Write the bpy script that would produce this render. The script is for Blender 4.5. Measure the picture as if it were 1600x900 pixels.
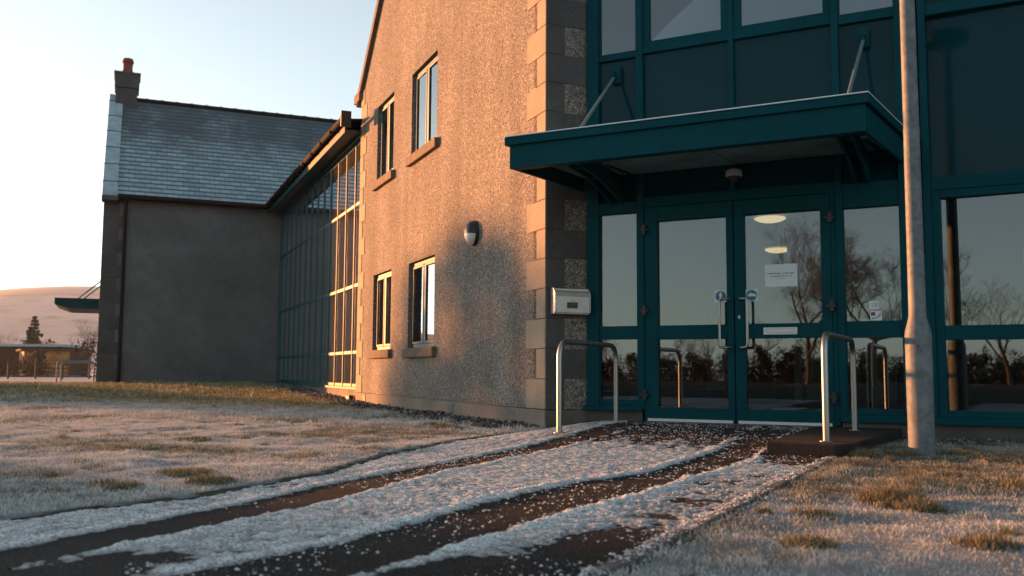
import bpy, math, random
import numpy as np
from mathutils import Vector, Matrix
R = math.radians
random.seed(7)
rng = np.random.default_rng(11)
for o in list(bpy.data.objects):
    bpy.data.objects.remove(o)
scene = bpy.context.scene
col = scene.collection

# ------------------------------------------------------------------ camera
CAM = (0.0, 0.0, 0.55)
cam_d = bpy.data.cameras.new('camera')
cam = bpy.data.objects.new('camera', cam_d)
col.objects.link(cam)
HB, PITCH, ROLL = R(27.432), R(5.1686), R(0.3382)
cam.matrix_world = (Matrix.Translation(CAM) @ Matrix.Rotation(HB, 4, 'Z') @
                    Matrix.Rotation(math.pi / 2 + PITCH, 4, 'X') @ Matrix.Rotation(ROLL, 4, 'Z'))
cam_d.sensor_width = 36.0
cam_d.lens = 36.0 * 1459.12 / 1600.0
cam_d.clip_start = 0.05
cam_d.clip_end = 12000
cam_d.dof.use_dof = True
cam_d.dof.focus_distance = 8.0
cam_d.dof.aperture_fstop = 3.4
scene.camera = cam

# ------------------------------------------------------------------ light
SUN_AZ, SUN_EL = -83.1, 5.5          # degrees from +Y towards +X, elevation
w = bpy.data.worlds.new('World')
scene.world = w
w.use_nodes = True
nt = w.node_tree
nt.nodes.clear()
sky = nt.nodes.new('ShaderNodeTexSky')
sky.sky_type = 'NISHITA'
sky.sun_disc = False
sky.sun_elevation = R(SUN_EL)
sky.sun_rotation = R(SUN_AZ % 360)
sky.altitude = 100
sky.air_density = 1.0
sky.dust_density = 0.5
sky.ozone_density = 1.0
hsv = nt.nodes.new('ShaderNodeHueSaturation')
hsv.inputs['Saturation'].default_value = 0.40
bgn = nt.nodes.new('ShaderNodeBackground')
bgn.inputs['Strength'].default_value = 0.10
out = nt.nodes.new('ShaderNodeOutputWorld')
nt.links.new(sky.outputs[0], hsv.inputs['Color'])
tn = nt.nodes.new('ShaderNodeMix')
tn.data_type = 'RGBA'
tn.blend_type = 'MULTIPLY'
tn.inputs[0].default_value = 1
tn.inputs[7].default_value = (.83, 1.0, 1.08, 1)
nt.links.new(hsv.outputs[0], tn.inputs[6])
nt.links.new(tn.outputs[2], bgn.inputs[0])
nt.links.new(bgn.outputs[0], out.inputs[0])
sd = bpy.data.lights.new('sun', 'SUN')
sd.energy = 5.0
sd.angle = R(0.9)
sd.color = (1.0, 0.37, 0.11)
sun = bpy.data.objects.new('sun', sd)
col.objects.link(sun)
sv = Vector((math.sin(R(SUN_AZ)) * math.cos(R(SUN_EL)), math.cos(R(SUN_AZ)) * math.cos(R(SUN_EL)), math.sin(R(SUN_EL))))
sun.rotation_euler = sv.to_track_quat('Z', 'Y').to_euler()
sun.location = (-30, 10, 20)
vs = scene.view_settings
vs.view_transform = 'Standard'
vs.look = 'None'
vs.exposure = 1.72
vs.gamma = 1.0
vs.use_curve_mapping = False

# ------------------------------------------------------------------ frames
YAWD = R(50.0234)
K = Vector((-3.928, 8.294, 0))                       # outer corner of the harled gable wall
A1 = Vector((-math.sin(YAWD), math.cos(YAWD), 0))    # along the gable wall, away from camera
A2 = Vector((math.cos(YAWD), math.sin(YAWD), 0))     # into the building


def frame(orig, ex, ey):
    m = Matrix.Identity(4)
    ez = Vector(ex).cross(Vector(ey))
    for i in range(3):
        m[i][0], m[i][1], m[i][2], m[i][3] = ex[i], ey[i], ez[i], orig[i]
    return m


G = frame(K, A1, -A2)                  # x = s along gable, y = outward, z up
RT = frame(K, A2, A1)                  # return face: x along return, y into wall; z up
RT = frame(K, A2, Vector((-A2.y, A2.x, 0)))
I0 = K + A1 * 17.5
WG = frame(I0, A2, A1)                 # wing wall: x = w (negative to the left), y = into wing
W0 = Matrix.Identity(4)
FY = 8.66                              # face of the entrance screen


# ------------------------------------------------------------------ noise
def _hash(ix, iy, seed):
    n = (ix.astype(np.int64) * 374761393 + iy.astype(np.int64) * 668265263 + seed * 1442695041) & 0x7fffffff
    n = ((n ^ (n >> 13)) * 1274126177) & 0x7fffffff
    n = (n ^ (n >> 16)) & 0x7fffffff
    return n / float(0x7fffffff)


def vnoise(x, y, seed=0):
    x = np.asarray(x, float)
    y = np.asarray(y, float)
    ix, iy = np.floor(x), np.floor(y)
    fx, fy = x - ix, y - iy
    fx = fx * fx * (3 - 2 * fx)
    fy = fy * fy * (3 - 2 * fy)
    a = _hash(ix, iy, seed)
    b = _hash(ix + 1, iy, seed)
    c = _hash(ix, iy + 1, seed)
    d = _hash(ix + 1, iy + 1, seed)
    return (a * (1 - fx) + b * fx) * (1 - fy) + (c * (1 - fx) + d * fx) * fy


def fbm(x, y, oct=4, seed=0):
    s, a, t = 0, 1, 0
    for k in range(oct):
        s = s + a * vnoise(x * 2 ** k, y * 2 ** k, seed + k * 17)
        t += a
        a *= 0.5
    return s / t


def sstep(a, b, x):
    t = np.clip((np.asarray(x, float) - a) / (b - a), 0, 1)
    return t * t * (3 - 2 * t)


# ------------------------------------------------------------------ materials
def mat(name, color=(.5, .5, .5), rough=.7, metal=0, spec=.5, var=None, bump=None, coat=0):
    """var=(scale, colour2, lo, hi): noise mixes in a second colour; bump=(scale, strength, dist)"""
    m = bpy.data.materials.new(name)
    m.use_nodes = True
    n = m.node_tree
    b = n.nodes['Principled BSDF']
    b.inputs['Base Color'].default_value = (*color, 1)
    b.inputs['Roughness'].default_value = rough
    b.inputs['Metallic'].default_value = metal
    b.inputs['Specular IOR Level'].default_value = spec
    b.inputs['Coat Weight'].default_value = coat
    tc = n.nodes.new('ShaderNodeTexCoord')
    if var:
        vs_ = var if isinstance(var, list) else [var]
        prev = None
        for v in vs_:
            nz = n.nodes.new('ShaderNodeTexNoise')
            nz.inputs['Scale'].default_value = v[0]
            nz.inputs['Detail'].default_value = 5
            n.links.new(tc.outputs['Object'], nz.inputs['Vector'])
            mr = n.nodes.new('ShaderNodeMapRange')
            mr.inputs[1].default_value = v[2]
            mr.inputs[2].default_value = v[3]
            n.links.new(nz.outputs[0], mr.inputs[0])
            mx = n.nodes.new('ShaderNodeMix')
            mx.data_type = 'RGBA'
            n.links.new(mr.outputs[0], mx.inputs[0])
            if prev is None:
                mx.inputs[6].default_value = (*color, 1)
            else:
                n.links.new(prev, mx.inputs[6])
            mx.inputs[7].default_value = (*v[1], 1)
            prev = mx.outputs[2]
        n.links.new(prev, b.inputs['Base Color'])
    if bump:
        nb = n.nodes.new('ShaderNodeTexNoise')
        nb.inputs['Scale'].default_value = bump[0]
        nb.inputs['Detail'].default_value = 6
        n.links.new(tc.outputs['Object'], nb.inputs['Vector'])
        bp = n.nodes.new('ShaderNodeBump')
        bp.inputs['Strength'].default_value = bump[1]
        bp.inputs['Distance'].default_value = bump[2]
        n.links.new(nb.outputs[0], bp.inputs['Height'])
        n.links.new(bp.outputs[0], b.inputs['Normal'])
    return m


def harling_mat():
    m = bpy.data.materials.new('harling')
    m.use_nodes = True
    n = m.node_tree
    L = n.links.new
    b = n.nodes['Principled BSDF']
    b.inputs['Roughness'].default_value = .9
    tc = n.nodes.new('ShaderNodeTexCoord')
    v = n.nodes.new('ShaderNodeTexVoronoi')
    v.inputs['Scale'].default_value = 78
    L(tc.outputs['Object'], v.inputs['Vector'])
    cr = n.nodes.new('ShaderNodeValToRGB')
    els = cr.color_ramp.elements
    els[0].position, els[0].color = 0, (.045, .04, .036, 1)
    els[1].position, els[1].color = 1, (.48, .445, .395, 1)
    for p, c in ((.28, (.15, .13, .115)), (.55, (.22, .195, .17)), (.85, (.27, .235, .195))):
        e = els.new(p)
        e.color = (*c, 1)
    sp = n.nodes.new('ShaderNodeSeparateColor')
    L(v.outputs['Color'], sp.inputs[0])
    L(sp.outputs[0], cr.inputs[0])
    nz = n.nodes.new('ShaderNodeTexNoise')
    nz.inputs['Scale'].default_value = 1.1
    nz.inputs['Detail'].default_value = 6
    L(tc.outputs['Object'], nz.inputs['Vector'])
    mr = n.nodes.new('ShaderNodeMapRange')
    mr.inputs[1].default_value = .3
    mr.inputs[2].default_value = .75
    mr.inputs[3].default_value = .78
    mr.inputs[4].default_value = 1.12
    L(nz.outputs[0], mr.inputs[0])
    mx = n.nodes.new('ShaderNodeMix')
    mx.data_type = 'RGBA'
    mx.blend_type = 'MULTIPLY'
    mx.inputs[0].default_value = 1
    L(cr.outputs[0], mx.inputs[6])
    mpp = n.nodes.new('ShaderNodeMapping')
    mpp.inputs['Scale'].default_value = (2.6, 2.6, .22)
    L(tc.outputs['Object'], mpp.inputs[0])
    ns = n.nodes.new('ShaderNodeTexNoise')
    ns.inputs['Scale'].default_value = 1.0
    ns.inputs['Detail'].default_value = 4
    L(mpp.outputs[0], ns.inputs['Vector'])
    mst = n.nodes.new('ShaderNodeMapRange')
    mst.inputs[1].default_value = .35
    mst.inputs[2].default_value = .65
    mst.inputs[3].default_value = .84
    mst.inputs[4].default_value = 1.10
    L(ns.outputs[0], mst.inputs[0])
    mmu = n.nodes.new('ShaderNodeMath')
    mmu.operation = 'MULTIPLY'
    L(mr.outputs[0], mmu.inputs[0])
    L(mst.outputs[0], mmu.inputs[1])
    L(mmu.outputs[0], mx.inputs[7])
    L(mx.outputs[2], b.inputs['Base Color'])
    n2 = n.nodes.new('ShaderNodeTexNoise')
    n2.inputs['Scale'].default_value = 90
    n2.inputs['Detail'].default_value = 3
    L(tc.outputs['Object'], n2.inputs['Vector'])
    ad = n.nodes.new('ShaderNodeMath')
    ad.operation = 'SUBTRACT'
    L(n2.outputs[0], ad.inputs[0])
    L(v.outputs['Distance'], ad.inputs[1])
    bp = n.nodes.new('ShaderNodeBump')
    bp.inputs['Strength'].default_value = .55
    bp.inputs['Distance'].default_value = .008
    L(ad.outputs[0], bp.inputs['Height'])
    L(bp.outputs[0], b.inputs['Normal'])
    return m


def slate_mat():
    """frosted slates laid in courses; object coordinates: x along, y up the slope"""
    m = bpy.data.materials.new('frosted_slate')
    m.use_nodes = True
    n = m.node_tree
    L = n.links.new
    b = n.nodes['Principled BSDF']
    b.inputs['Roughness'].default_value = .75
    tc = n.nodes.new('ShaderNodeTexCoord')
    br = n.nodes.new('ShaderNodeTexBrick')
    br.inputs['Scale'].default_value = 1
    br.inputs['Brick Width'].default_value = .27
    br.inputs['Row Height'].default_value = .20
    br.inputs['Mortar Size'].default_value = .007
    br.inputs['Mortar Smooth'].default_value = .3
    br.inputs['Color1'].default_value = (.34, .44, .48, 1)
    br.inputs['Color2'].default_value = (.21, .30, .34, 1)
    br.inputs['Mortar'].default_value = (.06, .08, .09, 1)
    L(tc.outputs['UV'], br.inputs['Vector'])
    nz = n.nodes.new('ShaderNodeTexNoise')
    nz.inputs['Scale'].default_value = .9
    nz.inputs['Detail'].default_value = 11
    nz.inputs['Roughness'].default_value = .78
    L(tc.outputs['UV'], nz.inputs['Vector'])
    sx = n.nodes.new('ShaderNodeSeparateXYZ')
    L(tc.outputs['UV'], sx.inputs[0])
    mh = n.nodes.new('ShaderNodeMapRange')          # frost thins towards the ridge
    mh.inputs[1].default_value = .8
    mh.inputs[2].default_value = 3.6
    mh.inputs[3].default_value = -.25
    mh.inputs[4].default_value = .22
    L(sx.outputs[1], mh.inputs[0])
    ad = n.nodes.new('ShaderNodeMath')
    L(nz.outputs[0], ad.inputs[0])
    L(mh.outputs[0], ad.inputs[1])
    mr = n.nodes.new('ShaderNodeMapRange')
    mr.inputs[1].default_value = .44
    mr.inputs[2].default_value = .72
    mr.inputs[4].default_value = .92
    L(ad.outputs[0], mr.inputs[0])
    mx = n.nodes.new('ShaderNodeMix')
    mx.data_type = 'RGBA'
    L(mr.outputs[0], mx.inputs[0])
    L(br.outputs[0], mx.inputs[6])
    mx.inputs[7].default_value = (.06, .08, .09, 1)
    # lower edge of every course: a dark, slightly wavering line
    wv = n.nodes.new('ShaderNodeTexNoise')
    wv.inputs['Scale'].default_value = 3.5
    wv.inputs['Detail'].default_value = 4
    L(tc.outputs['UV'], wv.inputs['Vector'])
    dv = n.nodes.new('ShaderNodeMath')
    dv.operation = 'MULTIPLY_ADD'
    dv.inputs[1].default_value = 5.0
    L(sx.outputs[1], dv.inputs[0])
    w2 = n.nodes.new('ShaderNodeMath')
    w2.operation = 'MULTIPLY'
    w2.inputs[1].default_value = .16
    L(wv.outputs[0], w2.inputs[0])
    L(w2.outputs[0], dv.inputs[2])
    fr = n.nodes.new('ShaderNodeMath')
    fr.operation = 'FRACT'
    L(dv.outputs[0], fr.inputs[0])
    ed = n.nodes.new('ShaderNodeMapRange')
    ed.inputs[1].default_value = .16
    ed.inputs[2].default_value = .46
    ed.inputs[3].default_value = 1.0
    ed.inputs[4].default_value = 0
    L(fr.outputs[0], ed.inputs[0])
    m3 = n.nodes.new('ShaderNodeMix')
    m3.data_type = 'RGBA'
    L(ed.outputs[0], m3.inputs[0])
    L(mx.outputs[2], m3.inputs[6])
    m3.inputs[7].default_value = (.045, .06, .07, 1)
    L(m3.outputs[2], b.inputs['Base Color'])
    bp = n.nodes.new('ShaderNodeBump')
    bp.inputs['Strength'].default_value = .5
    bp.inputs['Distance'].default_value = .02
    L(fr.outputs[0], bp.inputs['Height'])
    bp.invert = True
    L(bp.outputs[0], b.inputs['Normal'])
    return m


def glass_mat(name, ior=2.0, tint=(.72, .78, .78), base=0.0, wav=0.0):
    m = bpy.data.materials.new(name)
    m.use_nodes = True
    n = m.node_tree
    n.nodes.clear()
    L = n.links.new
    o = n.nodes.new('ShaderNodeOutputMaterial')
    fr = n.nodes.new('ShaderNodeFresnel')
    fr.inputs['IOR'].default_value = ior
    ad = n.nodes.new('ShaderNodeMath')
    ad.inputs[1].default_value = base
    ad.use_clamp = True
    L(fr.outputs[0], ad.inputs[0])
    gl = n.nodes.new('ShaderNodeBsdfGlossy')
    gl.inputs['Roughness'].default_value = .012
    gl.inputs['Color'].default_value = (.88, .95, 1.0, 1)
    tr = n.nodes.new('ShaderNodeBsdfTransparent')
    tr.inputs['Color'].default_value = (*tint, 1)
    mx = n.nodes.new('ShaderNodeMixShader')
    L(ad.outputs[0], mx.inputs[0])
    L(tr.outputs[0], mx.inputs[1])
    L(gl.outputs[0], mx.inputs[2])
    L(mx.outputs[0], o.inputs[0])
    if wav:
        tc = n.nodes.new('ShaderNodeTexCoord')
        nz = n.nodes.new('ShaderNodeTexNoise')
        nz.inputs['Scale'].default_value = 1.3
        L(tc.outputs['Object'], nz.inputs['Vector'])
        bp = n.nodes.new('ShaderNodeBump')
        bp.inputs['Strength'].default_value = wav
        bp.inputs['Distance'].default_value = .01
        L(nz.outputs[0], bp.inputs['Height'])
        L(bp.outputs[0], gl.inputs['Normal'])
    return m


def attr_mat(name, rough=.8, attr='tint', bump=None, trans=0):
    m = bpy.data.materials.new(name)
    m.use_nodes = True
    n = m.node_tree
    b = n.nodes['Principled BSDF']
    b.inputs['Roughness'].default_value = rough
    b.inputs['Specular IOR Level'].default_value = .3
    a = n.nodes.new('ShaderNodeAttribute')
    a.attribute_name = attr
    n.links.new(a.outputs['Color'], b.inputs['Base Color'])
    if trans:
        t = n.nodes.new('ShaderNodeBsdfTranslucent')
        n.links.new(a.outputs['Color'], t.inputs[0])
        mx = n.nodes.new('ShaderNodeMixShader')
        mx.inputs[0].default_value = trans
        n.links.new(b.outputs[0], mx.inputs[1])
        n.links.new(t.outputs[0], mx.inputs[2])
        n.links.new(mx.outputs[0], n.nodes['Material Output'].inputs[0])
    if bump:
        tc = n.nodes.new('ShaderNodeTexCoord')
        nb = n.nodes.new('ShaderNodeTexNoise')
        nb.inputs['Scale'].default_value = bump[0]
        nb.inputs['Detail'].default_value = 6
        n.links.new(tc.outputs['Object'], nb.inputs['Vector'])
        bp = n.nodes.new('ShaderNodeBump')
        bp.inputs['Strength'].default_value = bump[1]
        bp.inputs['Distance'].default_value = bump[2]
        n.links.new(nb.outputs[0], bp.inputs['Height'])
        n.links.new(bp.outputs[0], b.inputs['Normal'])
    return m


M = {}
M['harl'] = harling_mat()
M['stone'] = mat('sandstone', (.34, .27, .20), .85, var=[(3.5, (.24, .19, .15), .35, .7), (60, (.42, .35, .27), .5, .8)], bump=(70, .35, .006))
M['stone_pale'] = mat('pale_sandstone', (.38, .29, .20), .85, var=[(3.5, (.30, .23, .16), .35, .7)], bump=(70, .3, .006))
M['stone_dark'] = mat('weathered_shaded_stone', (.085, .082, .080), .9, var=[(2.2, (.055, .053, .052), .35, .7), (45, (.17, .165, .16), .58, .8)], bump=(60, .4, .006))  # on the near corner's return faces it has shade put into the colour
M['joint'] = mat('mortar', (.06, .055, .05), .95)
M['sill'] = mat('sill_stone', (.20, .135, .095), .9, var=(9, (.12, .085, .06), .35, .7), bump=(60, .4, .006))
M['plinth'] = mat('plinth_render', (.24, .20, .165), .9, var=[(1.6, (.15, .13, .11), .4, .65), (40, (.28, .24, .2), .5, .75)], bump=(50, .3, .005))
M['plinth_dark'] = mat('plinth_concrete', (.12, .10, .09), .9, var=[(2.6, (.075, .065, .06), .35, .65)], bump=(50, .35, .006))
M['teal'] = mat('teal_paint', (.0006, .058, .075), .52, spec=.08, var=(2.2, (.0006, .046, .060), .35, .7), bump=(160, .05, .001))
M['tealm'] = mat('teal_mullion', (.002, .068, .080), .5, spec=.35, coat=.0, bump=(160, .05, .001))
M['panel'] = mat('teal_spandrel', (.0008, .036, .048), .08, spec=.16, var=(1.2, (.0008, .030, .040), .35, .7), bump=(2.0, .02, .01))
M['black'] = mat('black_plastic', (.012, .012, .014), .4)
M['gutterm'] = mat('dark_gutter', (.030, .024, .022), .85, spec=.1, bump=(60, .2, .003))
M['soffit'] = mat('soffit_sheet', (.13, .27, .28), .5, var=[(2.4, (.10, .17, .17), .45, .62), (26, (.06, .10, .10), .6, .72)], bump=(30, .1, .003))
M['steel'] = mat('brushed_steel', (.33, .325, .32), .38, metal=1, bump=(220, .08, .001))
M['galv'] = mat('galvanised_steel', (.155, .175, .19), .65, metal=.15, var=[(26, (.10, .12, .135), .4, .62), (7, (.21, .23, .24), .5, .75)], bump=(60, .12, .002))
M['rod'] = mat('painted_rod', (.14, .20, .22), .45, metal=.2)
M['alu'] = mat('aluminium_trim', (.62, .62, .61), .42, metal=.4)
M['box'] = mat('letterbox_steel', (.46, .43, .40), .38, metal=.35, var=(8, (.38, .36, .33), .4, .7))
M['white'] = mat('white_plastic', (.72, .72, .70), .5)
M['paper'] = mat('paper', (.66, .72, .74), .7)
M['print'] = mat('printed_ink', (.10, .13, .15), .8)
M['blue'] = mat('sign_blue', (.008, .15, .24), .5)
M['red'] = mat('sign_red', (.25, .05, .06), .6)
M['glass'] = glass_mat('entrance_glass', 2.1, (.5, .55, .55), .02)
M['glassw'] = glass_mat('window_glass', 2.0, (.35, .38, .38), .06, wav=.03)
M['glassl'] = glass_mat('link_glass', 1.42, (.9, .9, .9), .0, wav=.02)
_n = M['glassl'].node_tree
_d = _n.nodes.new('ShaderNodeBsdfDiffuse')          # grime on the panes
_d.inputs[0].default_value = (.46, .40, .33, 1)
_m = _n.nodes.new('ShaderNodeMixShader')
_m.inputs[0].default_value = .06
_o = [q for q in _n.nodes if q.type == 'OUTPUT_MATERIAL'][0]
_n.links.new(_o.inputs[0].links[0].from_socket, _m.inputs[1])
_n.links.new(_d.outputs[0], _m.inputs[2])
_n.links.new(_m.outputs[0], _o.inputs[0])
M['linkblind'] = mat('link_blind', (.035, .085, .09), .9, var=(.8, (.025, .06, .064), .4, .65))
M['glassu'] = glass_mat('upper_glass', 2.2, (.5, .56, .57), .03)
M['wallin'] = mat('interior_wall', (.16, .15, .135), .9, var=(1.5, (.12, .11, .10), .4, .7))
M['floorin'] = mat('interior_floor', (.05, .048, .045), .35)
M['ceilin'] = mat('interior_ceiling', (.25, .24, .22), .9)
M['blind'] = mat('pale_blind', (.40, .54, .55), .9)
M['slate'] = slate_mat()
M['frostlead'] = mat('frosted_skew_stone', (.36, .46, .50), .8, var=(5, (.25, .33, .36), .35, .7), bump=(60, .3, .005))
M['wingwall'] = mat('smooth_grey_render', (.145, .148, .148), .95, var=[(.9, (.090, .094, .097), .38, .62), (4, (.115, .117, .117), .4, .7), (40, (.20, .195, .185), .55, .72)], bump=(45, .4, .006))
M['pot'] = mat('terracotta', (.20, .055, .035), .8, bump=(40, .3, .005))
M['asphalt'] = mat('asphalt', (.022, .021, .021), .9, spec=.12, var=[(3, (.014, .013, .013), .42, .65), (160, (.11, .11, .11), .58, .66)], bump=(150, 1, .012))
M['slab'] = mat('landing_concrete', (.030, .026, .025), .9, spec=.2, var=[(4, (.019, .017, .017), .4, .65)], bump=(70, .5, .006))
M['kerb'] = mat('kerb_stone', (.10, .085, .075), .9, var=[(5, (.05, .043, .04), .4, .65), (28, (.34, .35, .36), .54, .66)], bump=(90, .5, .006))
M['gravel'] = attr_mat('gravel', .9, bump=(60, .4, .004))
M['snow'] = attr_mat('snow', .75, bump=(230, .6, .004))
def gritty(m, dark, scale, lo, hi, amt):
    n = m.node_tree
    b = n.nodes['Principled BSDF']
    src = b.inputs['Base Color'].links[0].from_socket
    tc = n.nodes.new('ShaderNodeTexCoord')
    nz = n.nodes.new('ShaderNodeTexNoise')
    nz.inputs['Scale'].default_value = scale
    nz.inputs['Detail'].default_value = 4
    n.links.new(tc.outputs['Object'], nz.inputs['Vector'])
    mr = n.nodes.new('ShaderNodeMapRange')
    mr.inputs[1].default_value = lo
    mr.inputs[2].default_value = hi
    mr.inputs[4].default_value = amt
    n.links.new(nz.outputs[0], mr.inputs[0])
    mx = n.nodes.new('ShaderNodeMix')
    mx.data_type = 'RGBA'
    n.links.new(mr.outputs[0], mx.inputs[0])
    n.links.new(src, mx.inputs[6])
    mx.inputs[7].default_value = (*dark, 1)
    n.links.new(mx.outputs[2], b.inputs['Base Color'])


gritty(M['snow'], (.10, .10, .10), 110, .48, .60, .78)
M['grass'] = attr_mat('frosted_grass', .7, trans=.12)
M['lawn'] = attr_mat('lawn_soil', .95, bump=(120, 1, .02))
M['bark'] = mat('bark', (.09, .065, .05), .95, bump=(30, .5, .02))
M['leafdark'] = mat('conifer_needles', (.035, .045, .025), .9)
M['hedge'] = mat('brown_hedge', (.075, .040, .022), .95)
M['fence'] = mat('weathered_rail', (.045, .035, .03), .8)
M['hill'] = mat('frosty_hazy_hill', (.40, .34, .32), 1, var=[(.008, (.50, .44, .42), .4, .62), (.03, (.28, .24, .22), .5, .7)])  # frosty pink, paled to carry some of the distant sunlit haze
em = bpy.data.materials.new('lamp_glow')
em.use_nodes = True
em.node_tree.nodes['Principled BSDF'].inputs['Base Color'].default_value = (.8, .7, .5, 1)
em.node_tree.nodes['Principled BSDF'].inputs['Emission Color'].default_value = (1, .66, .33, 1)
em.node_tree.nodes['Principled BSDF'].inputs['Emission Strength'].default_value = 0.9
M['glow'] = em


# ------------------------------------------------------------------ mesh helpers
class MB:
    def __init__(self, mtx=W0):
        self.v, self.f, self.m = [], [], mtx

    def add(self, vs_, fs, mtx=None):
        m = mtx if mtx is not None else self.m
        k = len(self.v)
        self.v += [tuple(m @ Vector(p)) for p in vs_]
        self.f += [tuple(i + k for i in q) for q in fs]
        return self

    def box(self, x0, x1, y0, y1, z0, z1, mtx=None):
        v = [(x, y, z) for z in (z0, z1) for y in (y0, y1) for x in (x0, x1)]
        return self.add(v, [(0, 2, 3, 1), (4, 5, 7, 6), (0, 1, 5, 4), (2, 6, 7, 3), (0, 4, 6, 2), (1, 3, 7, 5)], mtx)

    def prism(self, poly, axis, a, b, mtx=None):
        """poly = 2D points in the other two axes, extruded along axis between a and b"""
        n = len(poly)

        def P(p, t):
            q = list(p)
            q.insert(axis, t)
            return q
        v = [P(p, a) for p in poly] + [P(p, b) for p in poly]
        f = [tuple(range(n))[::-1], tuple(range(n, 2 * n))]
        f += [(i, (i + 1) % n, n + (i + 1) % n, n + i) for i in range(n)]
        return self.add(v, f, mtx)

    def tube(self, path, r, n=12, mtx=None, cap=True):
        pts = [Vector(p) for p in path]
        rs = r if isinstance(r, (list, tuple)) else [r] * len(pts)
        v, f = [], []
        up = None
        for i, p in enumerate(pts):
            d = (pts[min(i + 1, len(pts) - 1)] - pts[max(i - 1, 0)]).normalized()
            if up is None:
                up = d.orthogonal().normalized()
            up = (up - d * up.dot(d)).normalized()
            s = d.cross(up)
            for k in range(n):
                a = 2 * math.pi * k / n
                v.append(p + (up * math.cos(a) + s * math.sin(a)) * rs[i])
        for i in range(len(pts) - 1):
            for k in range(n):
                f.append((i * n + k, i * n + (k + 1) % n, (i + 1) * n + (k + 1) % n, (i + 1) * n + k))
        if cap:
            f.append(tuple(range(n))[::-1])
            f.append(tuple(range((len(pts) - 1) * n, len(pts) * n)))
        return self.add(v, f, mtx)

    def lathe(self, prof, n=24, mtx=None, sx=1, sy=1):
        v, f = [], []
        for r, z in prof:
            for k in range(n):
                a = 2 * math.pi * k / n
                v.append((r * math.cos(a) * sx, r * math.sin(a) * sy, z))
        for i in range(len(prof) - 1):
            for k in range(n):
                f.append((i * n + k, i * n + (k + 1) % n, (i + 1) * n + (k + 1) % n, (i + 1) * n + k))
        f.append(tuple(range(n))[::-1])
        f.append(tuple(range((len(prof) - 1) * n, len(prof) * n)))
        return self.add(v, f, mtx)

    def holes(self, us, zs, hl, y0, y1, mtx=None):
        """wall slab in the x-z plane, thickness y0..y1, with rectangular holes"""
        us = sorted(set(us + [h[0] for h in hl] + [h[1] for h in hl]))
        zs = sorted(set(zs + [h[2] for h in hl] + [h[3] for h in hl]))

        def solid(i, j):
            if i < 0 or j < 0 or i >= len(us) - 1 or j >= len(zs) - 1:
                return False
            u, z = (us[i] + us[i + 1]) / 2, (zs[j] + zs[j + 1]) / 2
            return not any(h[0] < u < h[1] and h[2] < z < h[3] for h in hl)
        v, f = [], []

        def q(*p):
            k = len(v)
            v.extend(p)
            f.append((k, k + 1, k + 2, k + 3))
        for i in range(len(us) - 1):
            for j in range(len(zs) - 1):
                if not solid(i, j):
                    continue
                a, b, c, d = us[i], us[i + 1], zs[j], zs[j + 1]
                q((a, y1, c), (a, y1, d), (b, y1, d), (b, y1, c))
                q((a, y0, c), (b, y0, c), (b, y0, d), (a, y0, d))
                if not solid(i - 1, j):
                    q((a, y0, c), (a, y0, d), (a, y1, d), (a, y1, c))
                if not solid(i + 1, j):
                    q((b, y0, c), (b, y1, c), (b, y1, d), (b, y0, d))
                if not solid(i, j - 1):
                    q((a, y0, c), (a, y1, c), (b, y1, c), (b, y0, c))
                if not solid(i, j + 1):
                    q((a, y0, d), (b, y0, d), (b, y1, d), (a, y1, d))
        return self.add(v, f, mtx)

    def build(self, name, material, parent=None, smooth=False, bevel=0):
        me = bpy.data.meshes.new(name)
        me.from_pydata(self.v, [], self.f)
        me.materials.append(M[material] if isinstance(material, str) else material)
        if smooth:
            me.polygons.foreach_set('use_smooth', [True] * len(me.polygons))
        me.update()
        o = bpy.data.objects.new(name, me)
        col.objects.link(o)
        if smooth and smooth != 'all':
            try:
                me.set_sharp_from_angle(angle=R(40))
            except Exception:
                pass
        if bevel:
            b = o.modifiers.new('bevel', 'BEVEL')
            b.width = bevel
            b.segments = 2
            b.limit_method = 'ANGLE'
        if parent is not None:
            attach(o, parent)
        return o


def root_of(p):
    while p.parent is not None:
        p = p.parent
    return p


def world_loc(p):
    """children carry identity transforms except top-level empties, so only the root moves"""
    return root_of(p).matrix_basis


def attach(o, parent):
    o.parent = parent
    if parent.parent is None:
        o.matrix_parent_inverse = parent.matrix_basis.inverted()
    return o


def tag(o, label=None, cat=None, group=None, kind=None):
    if label:
        o['label'] = label
    if cat:
        o['category'] = cat
    if group:
        o['group'] = group
    if kind:
        o['kind'] = kind
    return o


def thing(name, loc, label, cat, group=None):
    o = bpy.data.objects.new(name, None)
    o.empty_display_size = .2
    col.objects.link(o)
    o.location = loc
    o.matrix_basis = Matrix.Translation(loc)
    return tag(o, label, cat, group)


def bulk(name, verts, faces, material, colors=None, smooth=False):
    """numpy mesh: verts (n,3), faces (m,k) with one colour per face corner vertex"""
    me = bpy.data.meshes.new(name)
    verts = np.asarray(verts, np.float32)
    faces = np.asarray(faces, np.int32)
    me.vertices.add(len(verts))
    me.vertices.foreach_set('co', verts.ravel())
    m, k = faces.shape
    me.loops.add(m * k)
    me.loops.foreach_set('vertex_index', faces.ravel())
    me.polygons.add(m)
    me.polygons.foreach_set('loop_start', np.arange(0, m * k, k, dtype=np.int32))
    if smooth:
        me.polygons.foreach_set('use_smooth', np.ones(m, bool))
    me.update(calc_edges=True)
    if colors is not None:
        a = me.attributes.new('tint', 'FLOAT_COLOR', 'POINT')
        c = np.ones((len(verts), 4), np.float32)
        c[:, :3] = colors
        a.data.foreach_set('color', c.ravel())
    me.materials.append(M[material])
    o = bpy.data.objects.new(name, me)
    col.objects.link(o)
    return o


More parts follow.
